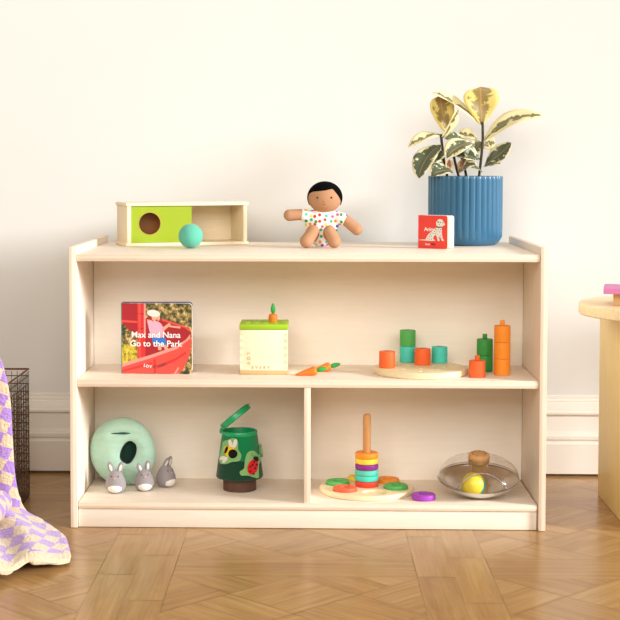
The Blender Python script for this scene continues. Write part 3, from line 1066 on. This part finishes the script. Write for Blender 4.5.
M_rab = felt('grey felted wool', (158, 150, 152), .25, 180, .7)
M_bel = felt('white felted wool', (236, 228, 220), .1, 180, .5)
M_pink = felt('pink felt', (226, 160, 160), .1)
def rabbit(label, x, y, rz, sc, ears):
    t = thing('felt_rabbit', label, 'toy rabbit', (x, y, ZB + .0004), rz, 'grey felt rabbits')
    bm = NB()
    lathe(bm, [(0, 0), (.012, .0004), (.020, .004), (.0255, .013), (.0268, .021), (.0250, .031), (.0205, .042), (.0170, .049), (.0125, .054), (.006, .0568), (0, .0575)], 32)
    b = mesh_obj('body', bm, M_rab, t, 180)
    def rad(z):
        return .0268 * math.sqrt(max(.05, 1 - ((z - .021) / .037) ** 2))
    bm = NB()
    ball(bm, (0, -.0105, .0165), (.0205, .0178, .0152), 28, 16)
    mesh_obj('belly_patch', bm, M_bel, t, 180)
    for s in (-1, 1):
        bm = NB(); ball(bm, (s * .0085, -rad(.0445) + .0035, .0455), .0017, 12, 8); mesh_obj('eye', bm, M_black, t, 180)
    bm = NB(); ball(bm, (0, -rad(.041) - .0002, .0405), (.0028, .0018, .0022), 12, 8); mesh_obj('nose', bm, M_pink, t, 180)
    for s, (lean, back, turn) in zip((-1, 1), ears):
        Mx = Matrix.Translation((s * .0085, .001, .051)) @ Matrix.Rotation(R(lean), 4, 'Y') @ Matrix.Rotation(R(back), 4, 'X') @ Matrix.Rotation(R(turn), 4, 'Z')
        bm = NB(); ball(bm, (0, 0, .0145), (.0082, .0042, .0165), 20, 14)
        e = mesh_obj('ear', bm, M_rab, t, 180); e.matrix_local = Mx
        bm = NB(); ball(bm, (0, -.0022, .0145), (.0042, .0030, .0105), 16, 12)
        mesh_obj('inner_ear', bm, M_bel, e, 180)
    t.scale = (sc,) * 3
    return t
rabbit('grey felt rabbit in front of the mint burrow, leftmost of the three', .102, .116, R(0), 1.03, ((-16, 4, 0), (17, 4, 0)))
rabbit('grey felt rabbit standing between the two other grey rabbits, facing the room', .175, .144, R(12), 1.0, ((-20, 26, 20), (4, 4, 0)))
rabbit('grey felt rabbit seen from its side, standing apart to the right of the mint burrow', .228, .194, R(48), 1.02, ((32, 8, 0), (30, -8, 0)))

# ------------------------------------------------------------------ green lidded can with felt bugs
CX, CY = .429, .168
t = thing('bug_can', 'green felt-covered tapered can with a hinged lid standing open in the lower left bay', 'toy', (CX, CY, ZB + .0003))
bm = NB(); lathe(bm, [(0, 0), (.0435, 0), (.0445, .001), (.0445, .036), (0, .036)], 64); mesh_obj('base', bm, paint('brown base', (98, 64, 50), .6, .25, 40), t, 40)
RB, RT, ZB0, ZB1 = .0632, .0475, .034, .151
def rz_(z):
    return RB + (RT - RB) * (z - ZB0) / (ZB1 - ZB0)
zs = .086
bm = NB(); lathe(bm, [(0, ZB0), (RB - .002, ZB0), (RB, ZB0 + .003), (rz_(zs) + .0004, zs), (rz_(zs) - .002, zs)], 64); mesh_obj('lower_wrap', bm, felt('dark green felt', (30, 72, 52), .2), t, 40)
bm = NB(); lathe(bm, [(rz_(zs) - .002, zs), (rz_(zs), zs), (RT, ZB1)], 64); mesh_obj('upper_wrap', bm, felt('mid green felt', (24, 136, 84), .15), t, 40)
M_can = paint('green plastic', (22, 166, 104), .3, .05)
bm = NB(); lathe(bm, [(.0455, ZB1 - .003), (.0478, ZB1 - .001), (.0482, ZB1 + .006), (.0465, ZB1 + .009), (.0425, ZB1 + .009), (.0415, ZB1 + .006), (.0415, .09), (0, .09)], 64); mesh_obj('rim', bm, M_can, t, 40)
Ml = Matrix.Rotation(R(-10), 4, 'Z') @ Matrix.Translation((-.0480, 0, ZB1 + .013)) @ Matrix.Rotation(R(-40), 4, 'Y')
bm = NB(); lathe(bm, [(0, .0085), (.0440, .0085), (.0470, .0065), (.0480, .003), (.0480, -.008), (.0455, -.008), (.0450, .0045), (0, .0045)], 64, M=Ml @ Matrix.Translation((.0480, 0, .001)))
lid = mesh_obj('lid', bm, M_can, t, 40)
bm = NB(); box(bm, (.094, -.007, .002), (.101, .007, .0045), .001)
for v in bm.verts: v.co = Ml @ v.co
mesh_obj('lid_tab', bm, M_can, lid, 40)
bm = NB(); box(bm, (-.0535, -.010, ZB1 - .001), (-.0445, .010, ZB1 + .012), .002); mesh_obj('hinge', bm, M_can, t, 40, rot=(0, 0, R(-10)))

M_badge = felt('pale green felt', (138, 190, 120), .12)
M_badge2 = felt('leaf felt shade', (92, 156, 88), .15)
def badge(name, label, cat, az, z, roll):
    """an Empty on the can's sloping side; local x right, z up the slope, -y outward"""
    t = thing(name, label, cat, (0, 0, 0), 0, 'felt bugs on the green can')
    slope = math.atan2(RB - RT, ZB1 - ZB0)
    r = rz_(z) + .0012
    M = Matrix.Translation((CX, CY, ZB)) @ Matrix.Rotation(az, 4, 'Z') @ Matrix.Translation((0, -r, z)) @ Matrix.Rotation(-slope, 4, 'X') @ Matrix.Rotation(roll, 4, 'Y')
    t.matrix_world = M
    return t
def plate(t, name, poly, y0, y1, mat, curve=True):
    bm = NB()
    prism(bm, poly, y0, y1)
    bmesh.ops.triangulate(bm, faces=[f for f in bm.faces if len(f.verts) > 4])
    if curve:
        bmesh.ops.subdivide_edges(bm, edges=bm.edges[:], cuts=2)
        rr = .0565                                          # wrap round the can
        for v in bm.verts:
            q = v.co.x / rr
            ra = rr - v.co.y
            v.co.x, v.co.y = ra * sin(q), rr - ra * cos(q)
    return mesh_obj(name, bm, mat, t)
# bee
t = badge('felt_bee', 'black and yellow felt bee on a pale green patch fixed to the green can', 'felt bug', R(-24), .1110, R(0))
u = .00265
out = [(-10.5, -6), (-8, 1), (-6.5, 7), (-2, 8.8), (2, 10.5), (5.5, 8), (6, 2.5), (8.5, -1.5), (7.5, -6), (2, -7.5), (-3, -9.5), (-8.5, -9.5)]
sc_ = .0035
bm_ = smooth_poly([(x * sc_, z * sc_) for x, z in out], 4)
plate(t, 'patch', bm_, -.0042, -.0015, M_badge)
for p_, rt in (((.4, 5.8), .35), ((3.6, 6.6), -.15)):
    plate(t, 'wing', circle(p_[0] * sc_, p_[1] * sc_, 1.4 * sc_, 16, 3.6 * sc_, rt), -.0052, -.004, M_bel)
for p_, rt in (((-6.2, -5.3), 1.9), ((-3.6, -6.4), 2.4)):
    plate(t, 'wing', circle(p_[0] * sc_, p_[1] * sc_, 1.4 * sc_, 16, 3.2 * sc_, rt), -.0052, -.004, M_bel)
plate(t, 'body', circle(.4 * sc_, 0, 5.6 * sc_, 28, 4.0 * sc_, -.45), -.0064, -.004, felt('bee yellow felt', (240, 206, 40), .1))
plate(t, 'head', circle(2.6 * sc_, -1.2 * sc_, 3.2 * sc_, 24, 3.4 * sc_, -.45), -.0074, -.0055, felt('bee black felt', (20, 20, 24), .3))
plate(t, 'stripe', circle(-2.6 * sc_, 1.2 * sc_, 1.1 * sc_, 18, 3.0 * sc_, -.35), -.0072, -.0055, felt('bee stripe felt', (22, 22, 24), .3))
# ladybird
t = badge('felt_ladybird', 'red spotted felt ladybird on a pale green patch fixed to the green can', 'felt bug', R(37), .0770, R(0))
out = [(-10.5, -4.5), (-7, -2), (-6, 4), (-3.5, 9.5), (1.5, 10.5), (6, 7), (9, 6), (9.5, 2), (6, -1), (5.5, -6.5), (4.5, -11), (0, -10), (-5, -8), (-9.5, -7.5)]
sc_ = .0034
plate(t, 'patch', smooth_poly([(x * sc_, z * sc_) for x, z in out], 4), -.0042, -.0015, M_badge)
bd_ = plate(t, 'body', circle(-.3 * sc_, -1.8 * sc_, 4.3 * sc_, 28, 6.2 * sc_, -.45), -.0066, -.004, felt('ladybird red felt', (222, 34, 42), .1))
plate(t, 'head', circle(2.9 * sc_, 4.0 * sc_, 2.5 * sc_, 20, 1.9 * sc_, -.45), -.0072, -.004, M_black)
for x, z in ((-2.8, -1.5), (.5, 1.8), (-3, -5), (1, -3.0), (2.8, -.5), (-.6, -7), (-1, -.2)):
    plate(bd_, 'spot', circle(x * sc_, z * sc_, .78 * sc_, 12), -.0076, -.006, M_black)
bm = NB()
tube(bm, [(1.5 * sc_, -.005, 5.5 * sc_), (0, -.005, 7 * sc_), (-.5 * sc_, -.005, 8.6 * sc_)], .0004, 6)
tube(bm, [(4 * sc_, -.005, 5.4 * sc_), (5 * sc_, -.005, 6 * sc_), (6.5 * sc_, -.005, 5.8 * sc_)], .0004, 6)
mesh_obj('antennae', bm, M_black, t)
t = badge('felt_bug', 'green felt bug patch seen edge-on at the right side of the green can', 'felt bug', R(84), .106, 0)
plate(t, 'patch', smooth_poly([(x * .0018, z * .0018) for x, z in [(-9, -6), (-8, 3), (-3, 9), (3, 9.5), (8, 4), (8.5, -5), (2, -9.5), (-4, -9)]], 4), -.0052, -.0015, M_badge2)
plate(t, 'body', circle(0, 0, .009, 20, .012), -.0068, -.005, M_badge)

# ------------------------------------------------------------------ ring stacker
TC = (.769, .156)
bm = NB(); lathe(bm, rounded(.1255, .0138, .0045), 96)
cb = NB()
rec = []
for i in range(6):
    q = R(103 + 60 * i)
    rec.append((.0805 * cos(q), .0805 * sin(q)))
for x, y in rec:
    lathe(cb, [(0, .0085), (.0328, .0085), (.0328, .03), (0, .03)], 40, M=Matrix.Translation((x, y, 0)))
t = thing('ring_stacker', 'round pale wooden ring stacker tray with an upright beech dowel, right of the divider', 'toy', (*TC, ZB + .0003))
link_mesh('tray', cut(bm, cb), M_tray, t, 40)
bm = NB(); lathe(bm, [(0, .0120), (.0103, .0120), (.0103, .200), (.0095, .204), (.0070, .207), (0, .208)], 28); mesh_obj('dowel', bm, M_oak, t, 60)
RH = .0150
RINGM = None
def ring(mat, label, x, y, z):
    bm = NB(); lathe(bm, rounded(.0309, RH, .0036, hole=.0118), 48)
    o = mesh_obj('stacking_ring', bm, mat, None, 50, loc=(x, y, z))
    return tag(o, label, 'ring', 'stacking rings')
z = ZB + .0143
for i, (m_, lab) in enumerate(((M_red, 'red stacking ring at the bottom of the dowel'), (M_teal, 'lower of the two teal stacking rings on the dowel'), (M_aqua, 'upper of the two teal stacking rings on the dowel, under the purple one'),
                               (M_purple, 'purple stacking ring on the dowel between yellow and teal rings'), (M_yellow, 'yellow stacking ring on the dowel between orange and purple rings'), (M_orange, 'orange stacking ring at the top of the stack on the dowel'))):
    ring(m_, lab, TC[0], TC[1], z + i * (RH + .0002))
for i, (m_, lab) in {0: (M_yellow, 'yellow stacking ring lying in the tray behind the stack'), 1: (M_grass, 'green stacking ring lying in the left side of the tray'), 2: (paint('coral stain', (238, 96, 62), .5), 'coral red stacking ring lying in the front left of the tray'),
                     4: (M_grass, 'green stacking ring lying in the right side of the tray'), 5: (M_orange, 'orange stacking ring lying in the back right of the tray')}.items():
    ring(m_, lab, TC[0] + rec[i][0], TC[1] + rec[i][1], ZB + .0091)
ring(M_violet, 'violet stacking ring lying loose on the shelf beside the tray', .9135, .0630, ZB + .0003)

# ------------------------------------------------------------------ spinning bowl
BX, BY = 1.0605, .090                    # where the round-bottomed bowl touches the shelf
AB, HB_ = .107, .044
RCAP = (AB * AB + HB_ * HB_) / (2 * HB_)
TILT = R(10)
t = thing('spinner_bowl', 'tipped steel bowl under a clear dome with a wooden knob, right in the lower bay', 'toy', (BX, BY + RCAP * sin(TILT), ZB + .0003 + RCAP * (1 - cos(TILT))))
t.rotation_euler = (TILT, 0, 0)
k = NT('brushed steel')
k.color(lin((222, 216, 206)))
k.b.inputs['Metallic'].default_value = 1
k.b.inputs['Roughness'].default_value = .2
M_steel = k.m
cap = [(q / 14) for q in range(15)]
outer = [(AB * q, RCAP - math.sqrt(RCAP ** 2 - (AB * q) ** 2)) for q in cap]
ri = RCAP - .0018
inner = [(AB * .985 * q, RCAP - math.sqrt(ri ** 2 - (AB * .985 * q) ** 2)) for q in cap[::-1]]
bm = NB(); lathe(bm, outer + [(AB + .0008, HB_ + .0006), (AB, HB_ + .0016)] + inner, 96)
mesh_obj('bowl', bm, M_steel, t, 60)
k = NT('clear plastic')
k.b.inputs['Base Color'].default_value = (1, 1, 1, 1)
k.b.inputs['Transmission Weight'].default_value = 1
k.b.inputs['Roughness'].default_value = .03
k.b.inputs['IOR'].default_value = 1.45
M_clear = k.m
HD, RD = .053, .1050
n, m = 96, 22
bm = NB()
g = []
lowpts = []
for i in range(n):
    th = 2 * pi * i / n
    dx = ((th - 1.5 * pi + pi) % (2 * pi)) - pi           # 0 faces the room
    lo = 0
    if abs(dx) < .62:
        lo = R(46) * max(0, 1 - (abs(dx) / .62) ** 2.6) ** .8
    col = []
    for j in range(m + 1):
        ph = lo + (R(80) - lo) * j / m
        col.append(bm.verts.new((RD * cos(ph) ** .9 * cos(th), RD * cos(ph) ** .9 * sin(th), HB_ + .0060 + HD * sin(ph))))
    g.append(col)
    lowpts.append(col[0].co.copy())
for i in range(n):
    for j in range(m):
        a_, b_ = g[i], g[(i + 1) % n]
        bm.faces.new((a_[j], b_[j], b_[j + 1], a_[j + 1]))
me = baked(bm, ('SOLIDIFY', dict(thickness=.0016, offset=0)))
dome = link_mesh('clear_dome', me, M_clear, t, 180)
bm = NB(); tube(bm, lowpts, .0014, 8, closed=True)
k = NT('clear plastic edge')
k.b.inputs['Base Color'].default_value = lin((226, 216, 232))
k.b.inputs['Transmission Weight'].default_value = .75
k.b.inputs['Roughness'].default_value = .08
mesh_obj('dome_edge', bm, k.m, dome, 180)
M_knob = wood('knob beech', (222, 172, 116), axis=2, var=.12)
bm = NB(); lathe(bm, [(0, .0025), (.0235, .0025), (.0250, .006), (.0245, .014), (.0220, .030), (.0195, .050), (.0183, .068), (.0190, .084), (.0262, .0875), (.0277, .090), (.0277, .109), (.0262, .1125), (.0235, .114), (0, .114)], 48)
kn = mesh_obj('knob', bm, M_knob, t, 50)
bm = NB()
for i, ch in enumerate('LOVEVERY'):
    q = R(-150 + i * 40)
    text_bm(bm, ch, .0085, 0, 0, 0, bold=.0002)
    bm.verts.ensure_lookup_table()
    done = bm.verts.layers.int.get('d') or bm.verts.layers.int.new('d')
    Mx = Matrix.Translation((.0145 * sin(q), .0145 * cos(q) - 0, .1142)) @ Matrix.Rotation(-q, 4, 'Z') @ Matrix.Rotation(R(-90), 4, 'X')
    for v in bm.verts:
        if not v[done]:
            v.co = Mx @ v.co
            v[done] = 1
mesh_obj('engraved_lettering', bm, paint('knob burnt letter', (128, 82, 46), .8), kn)

t = thing('spinner_ball', 'yellow ball with a teal half resting inside the steel bowl', 'ball', (1.0415, .0520, ZB + RCAP - math.sqrt((RCAP - .0042 - .0312) ** 2 - .018 ** 2 - .035 ** 2) - .0312))
r_ = .0312
Mb = Matrix.Translation((0, 0, r_)) @ Vector((0, 0, 1)).rotation_difference(Vector((-.62, -.72, .30))).to_matrix().to_4x4()
pr = [(r_ * cos(R(q)), r_ * sin(R(q))) for q in range(0, 90, 6)] + [(0, r_)]
bm = NB(); lathe(bm, pr, 48, M=Mb); mesh_obj('yellow_half', bm, paint('yellow plastic', (240, 214, 66), .35, .03), t, 180)
bm = NB(); lathe(bm, [(x, -y_) for x, y_ in pr], 48, M=Mb); mesh_obj('teal_half', bm, paint('teal plastic', (40, 170, 150), .35, .03), t, 180)

# ------------------------------------------------------------------ round table on the right
t = thing('side_table', 'round honey-coloured wooden table with slab legs at the right edge', 'table', (1.608, .2, 0))
bm = NB(); lathe(bm, rounded(.270, .0305, .005, .538), 120); mesh_obj('tabletop', bm, M_tabletop, t, 40)
for x in (-.174, .131):
    bm = NB(); box(bm, (x, -.205, .0005), (x + .035, .222, .538), .002); mesh_obj('leg', bm, M_table, t, 40)
bm = NB(); box(bm, (0, 0, 0), (.12, .09, .0322), .001)
o = mesh_obj('wooden_block', bm, wood('block beech', (214, 178, 124), 0), loc=(1.411, .128, .5690), rot=(0, 0, R(-28)))
tag(o, 'small pale wooden block under the pink slab on the round table', 'block')
bm = NB(); box(bm, (0, 0, 0), (.20, .15, .0150), .0015)
o = mesh_obj('pink_slab', bm, paint('pink board', (212, 124, 178), .6, .05), loc=(1.3800, .100, .6015), rot=(0, 0, R(-12)))
tag(o, 'flat pink slab lying on the wooden block at the right edge', 'box')

# ------------------------------------------------------------------ wire basket
X0, X1, Y0, Y1, HB = -.56, -.176, .065, .365, .362
t = thing('wire_basket', 'tall dark rusty wire basket behind the purple checked blanket at the left edge', 'basket', ((X0 + X1) / 2, (Y0 + Y1) / 2, 0))
M_wire = paint('rusty wire', (104, 74, 58), .6, .4, 90, metal=.3)
M_rim = paint('rusty rim bar', (128, 66, 48), .55, .3, 70, metal=.2)
hx, hy = (X1 - X0) / 2, (Y1 - Y0) / 2
def wire(bm, p, q, r):
    tube(bm, [p, q], r, 5)
def wall_panel(a_, b_):
    a_, b_ = Vector(a_), Vector(b_)
    L_ = (b_ - a_).length
    bm = NB()
    nv = int(L_ / .0160)
    for i in range(nv + 1):
        p = a_.lerp(b_, i / nv)
        wire(bm, (p.x, p.y, .006), (p.x, p.y, HB - .006), .0009)
    for j in range(16):
        z_ = .01 + j * .0222
        wire(bm, (a_.x, a_.y, z_), (b_.x, b_.y, z_), .0015)
    d = (b_ - a_).normalized()
    # crimped wires woven between the straight ones
    for i in range(0, nv, 2):
        p = a_.lerp(b_, (i + .5) / nv)
        pts = []
        for s in range(61):
            off = .0048 * sin(s * pi / 2 + i)
            pts.append((p.x + d.x * off, p.y + d.y * off, .01 + s * (HB - .05) / 60))
        tube(bm, pts, .0009, 4)
    return bm
for a_, b_ in (((-hx, hy, 0), (hx, hy, 0)), ((hx, hy, 0), (hx, -hy, 0)), ((hx, -hy, 0), (-hx, -hy, 0)), ((-hx, -hy, 0), (-hx, hy, 0))):
    mesh_obj('wire_panel', wall_panel(a_, b_), M_wire, t)
bm = NB(); tube(bm, [(-hx, hy, HB), (hx, hy, HB), (hx, -hy, HB), (-hx, -hy, HB)], .0028, 8, closed=True); mesh_obj('rim', bm, M_rim, t)
bm = NB(); box(bm, (-hx, -hy, .002), (hx, hy, .006)); mesh_obj('bottom', bm, M_wire, t)

# ------------------------------------------------------------------ blanket
right = [(-.235, .20, .33), (-.212, .13, .395), (-.190, .050, .432), (-.170, .022, .398), (-.158, .026, .325), (-.153, .026, .22), (-.147, .026, .128), (-.134, .024, .068), (-.112, .010, .036), (-.068, -.02, .022), (-.018, -.095, .016), (.020, -.180, .015), (.040, -.262, .015), (.055, -.335, .014), (.058, -.362, .0125)]
left = [(-.55, .20, .30), (-.55, .13, .41), (-.55, .050, .455), (-.55, .012, .42), (-.55, .0, .325), (-.55, -.01, .22), (-.55, -.02, .128), (-.55, -.04, .072), (-.55, -.09, .045), (-.53, -.17, .03), (-.51, -.26, .022), (-.49, -.36, .018), (-.47, -.46, .016), (-.45, -.54, .015), (-.45, -.565, .014)]
Rr, Ll = catmull(right, 8), catmull(left, 8)
def cloth_step(i):
    return (Rr[i] - Rr[i - 1]).length * (1 if i < 66 else .55)
BLANKET_LENGTH = sum(cloth_step(i) for i in range(1, len(Rr)))
k = NT('crochet check wool')
uv = k.n('ShaderNodeUVMap', uv_map='cloth')
mpn = k.n('ShaderNodeMapping')
mpn.inputs['Rotation'].default_value = (0, 0, R(26))
k.l(uv.outputs[0], mpn.inputs[0])
jn = k.n('ShaderNodeTexNoise'); jn.inputs['Scale'].default_value = 60
k.l(uv.outputs[0], jn.inputs['Vector'])
jm = k.n('ShaderNodeVectorMath', operation='MULTIPLY_ADD')
k.l(jn.outputs['Color'], jm.inputs[0]); jm.inputs[1].default_value = (.010, .010, 0); k.l(mpn.outputs[0], jm.inputs[2])
ck = k.n('ShaderNodeTexChecker'); ck.inputs['Scale'].default_value = 1 / .031
k.l(jm.outputs[0], ck.inputs['Vector'])
nz = k.noise(uv.outputs[0], 240, 5, .7)
cream = k.mix(nz, lin((204, 174, 138)), lin((242, 222, 190)))
purp = k.mix(nz, lin((150, 108, 194)), lin((198, 160, 228)))
sepu = k.n('ShaderNodeSeparateXYZ'); k.l(uv.outputs[0], sepu.inputs[0])
edge = k.math('GREATER_THAN', k.math('SUBTRACT', sepu.outputs[1], k.math('MULTIPLY', sepu.outputs[0], .06)), BLANKET_LENGTH - .030)
colr = k.mix(ck.outputs['Fac'], cream, purp)
k.color(k.mix(edge, colr, cream))
k.b.inputs['Roughness'].default_value = .95
k.b.inputs['Sheen Weight'].default_value = .4
vr = k.n('ShaderNodeTexVoronoi'); vr.inputs['Scale'].default_value = 150
k.l(uv.outputs[0], vr.inputs['Vector'])
k.bump(k.math('ADD', vr.outputs['Distance'], nz), .8, .004)
M_blanket = k.m
NC = 70
bm = NB()
uvl = bm.loops.layers.uv.new('cloth')
g, uvs = [], []
acc = 0
for i, (p, q) in enumerate(zip(Rr, Ll)):
    if i:
        acc += cloth_step(i)
    fl = min(1, max(0, (i - 60) / 30))
    row, ru = [], []
    for j in range(NC + 1):
        s = j / NC
        v = p.lerp(q, s)
        wd = (q - p).length
        # folds: deep pleats on the hanging part, low ripples on the floor
        amp = .018 * min(1, s * 5) * min(1, max(0, (i - 10) / 14))
        if i < 66:
            v.y += -amp * (sin(s * wd * 62 + 1.2) + .6 * sin(s * wd * 27))
        if i >= 54:
            b_ = math.exp(-((s * wd - .10) / .020) ** 2)
            prog = min(1, (i - 54) / 30)
            v.z += (.008 + .010 * sin(s * wd * 58 + i * .04)) * min(1, s * 6) * min(1, (i - 54) / 12)
            v.z += .016 * sin(pi * min(1, s * 2.5)) * min(1, (i - 54) / 16) * min(1, (len(Rr) - i) / 14)
            e_ = max(0, (i - 96) / 16)
            v.y -= .100 * sin(pi * min(1, s * 1.6)) * fl if s < .62 else 0
            v.z += e_ * .016 * b_
            v.y += e_ * .030 * b_
            v += Vector((random.uniform(-1, 1), random.uniform(-1, 1), random.uniform(-1, 1) * .6)) * .0018
        row.append(bm.verts.new(v))
        ru.append((s * wd, acc))
    g.append(row); uvs.append(ru)
for i in range(len(g) - 1):
    for j in range(NC):
        f = bm.faces.new((g[i][j], g[i][j + 1], g[i + 1][j + 1], g[i + 1][j]))
        for lp, (a_, b_) in zip(f.loops, ((i, j), (i, j + 1), (i + 1, j + 1), (i + 1, j))):
            lp[uvl].uv = uvs[a_][b_]
me = baked(bm, ('SOLIDIFY', dict(thickness=.011, offset=0)), ('SUBSURF', dict(levels=1, render_levels=1)))
t = thing('blanket', 'purple and cream checked crochet blanket draped over the wire basket and onto the floor', 'blanket', (0, 0, 0))
for v in me.vertices:
    v.co.z = max(v.co.z, .0012)
link_mesh('cloth', me, M_blanket, t, 180)
# rolled fold lying on the spread part
bm = NB()
uvl = bm.loops.layers.uv.new('cloth')
g = []
for i in range(15):
    y_ = -.200 + i * .012
    row = []
    for j in range(29):
        q = R(-100 + j * 12)
        row.append(bm.verts.new((-.180 + .032 * cos(q), y_, .073 + .029 * sin(q))))
    g.append(row)
for i in range(14):
    for j in range(28):
        f = bm.faces.new((g[i][j], g[i][j + 1], g[i + 1][j + 1], g[i + 1][j]))
        for lp, (a_, b_) in zip(f.loops, ((i, j), (i, j + 1), (i + 1, j + 1), (i + 1, j))):
            lp[uvl].uv = (.1 + b_ * .0066, .4 + a_ * .012)
me = baked(bm, ('SOLIDIFY', dict(thickness=.010, offset=0)), ('SUBSURF', dict(levels=1, render_levels=1)))
link_mesh('rolled_fold', me, M_blanket, t, 180)

# ------------------------------------------------------------------ light
w_ = bpy.data.worlds.new('World')
S.world = w_
w_.use_nodes = True
bg = w_.node_tree.nodes['Background']
bg.inputs[0].default_value = (1.0, .83, .58, 1)
bg.inputs[1].default_value = .40
def aim(o, to):
    o.rotation_euler = (Vector(to) - o.location).to_track_quat('-Z', 'Y').to_euler()
sd = bpy.data.lights.new('sun', 'SUN')
sd.energy = 4.0
sd.angle = R(14)
sd.color = (.955, .98, 1)
so = bpy.data.objects.new('sun', sd)
COL.objects.link(so)
so.location = (5, -2, 2)
az, el = R(20), R(16)
so.rotation_euler = Vector((-cos(az) * cos(el), sin(az) * cos(el), -sin(el))).to_track_quat('-Z', 'Y').to_euler()
ad = bpy.data.lights.new('right_fill', 'AREA')  # added fill from the front right, no window there; gives soft side shadows
ad.shape = 'RECTANGLE'
ad.size, ad.size_y = 1.8, 1.6
ad.energy = 46
ad.color = (.97, .99, 1)
ao = bpy.data.objects.new('right_fill', ad)
COL.objects.link(ao)
ao.location = (2.7, -4.1, 2.4)
aim(ao, (.6, .3, .3))

fd = bpy.data.lights.new('front_fill', 'AREA')  # broad unseen fill added in front to lift the left wall and bays
fd.shape = 'RECTANGLE'
fd.size, fd.size_y = 3.2, 2.2
fd.energy = 124
fd.color = (1, .955, .89)
fo = bpy.data.objects.new('front_fill', fd)
COL.objects.link(fo)
fo.location = (-.1, -4.8, 2.7)
aim(fo, (.5, .4, .4))

# ------------------------------------------------------------------ camera
cd = bpy.data.cameras.new('camera')
co = bpy.data.objects.new('camera', cd)
COL.objects.link(co)
f_, cx_, cy_, pit, yaw, rol = 1486.58, 267.47, 241.17, .05191, -.029235, .000334
right_v = Vector((cos(yaw), -sin(yaw), 0))
fwd = Vector((cos(pit) * sin(yaw), cos(pit) * cos(yaw), -sin(pit)))
up_v = Vector((sin(pit) * sin(yaw), sin(pit) * cos(yaw), cos(pit)))
r2 = right_v * cos(rol) + up_v * sin(rol)
u2 = up_v * cos(rol) - right_v * sin(rol)
Mc = Matrix((r2, u2, -fwd)).transposed().to_4x4()
Mc.translation = (.618936, -3.779846, .939358)
co.matrix_world = Mc
cd.sensor_fit = 'HORIZONTAL'
cd.sensor_width = 36
cd.lens = f_ / 620 * 36
cd.shift_x = (310 - cx_) / 620
cd.shift_y = -(310 - cy_) / 620
cd.clip_start = .05
S.camera = co
S.view_settings.view_transform = 'Standard'
S.view_settings.look = 'None'
S.view_settings.exposure = 0.06
S.view_settings.gamma = 1
S.view_settings.use_curve_mapping = False
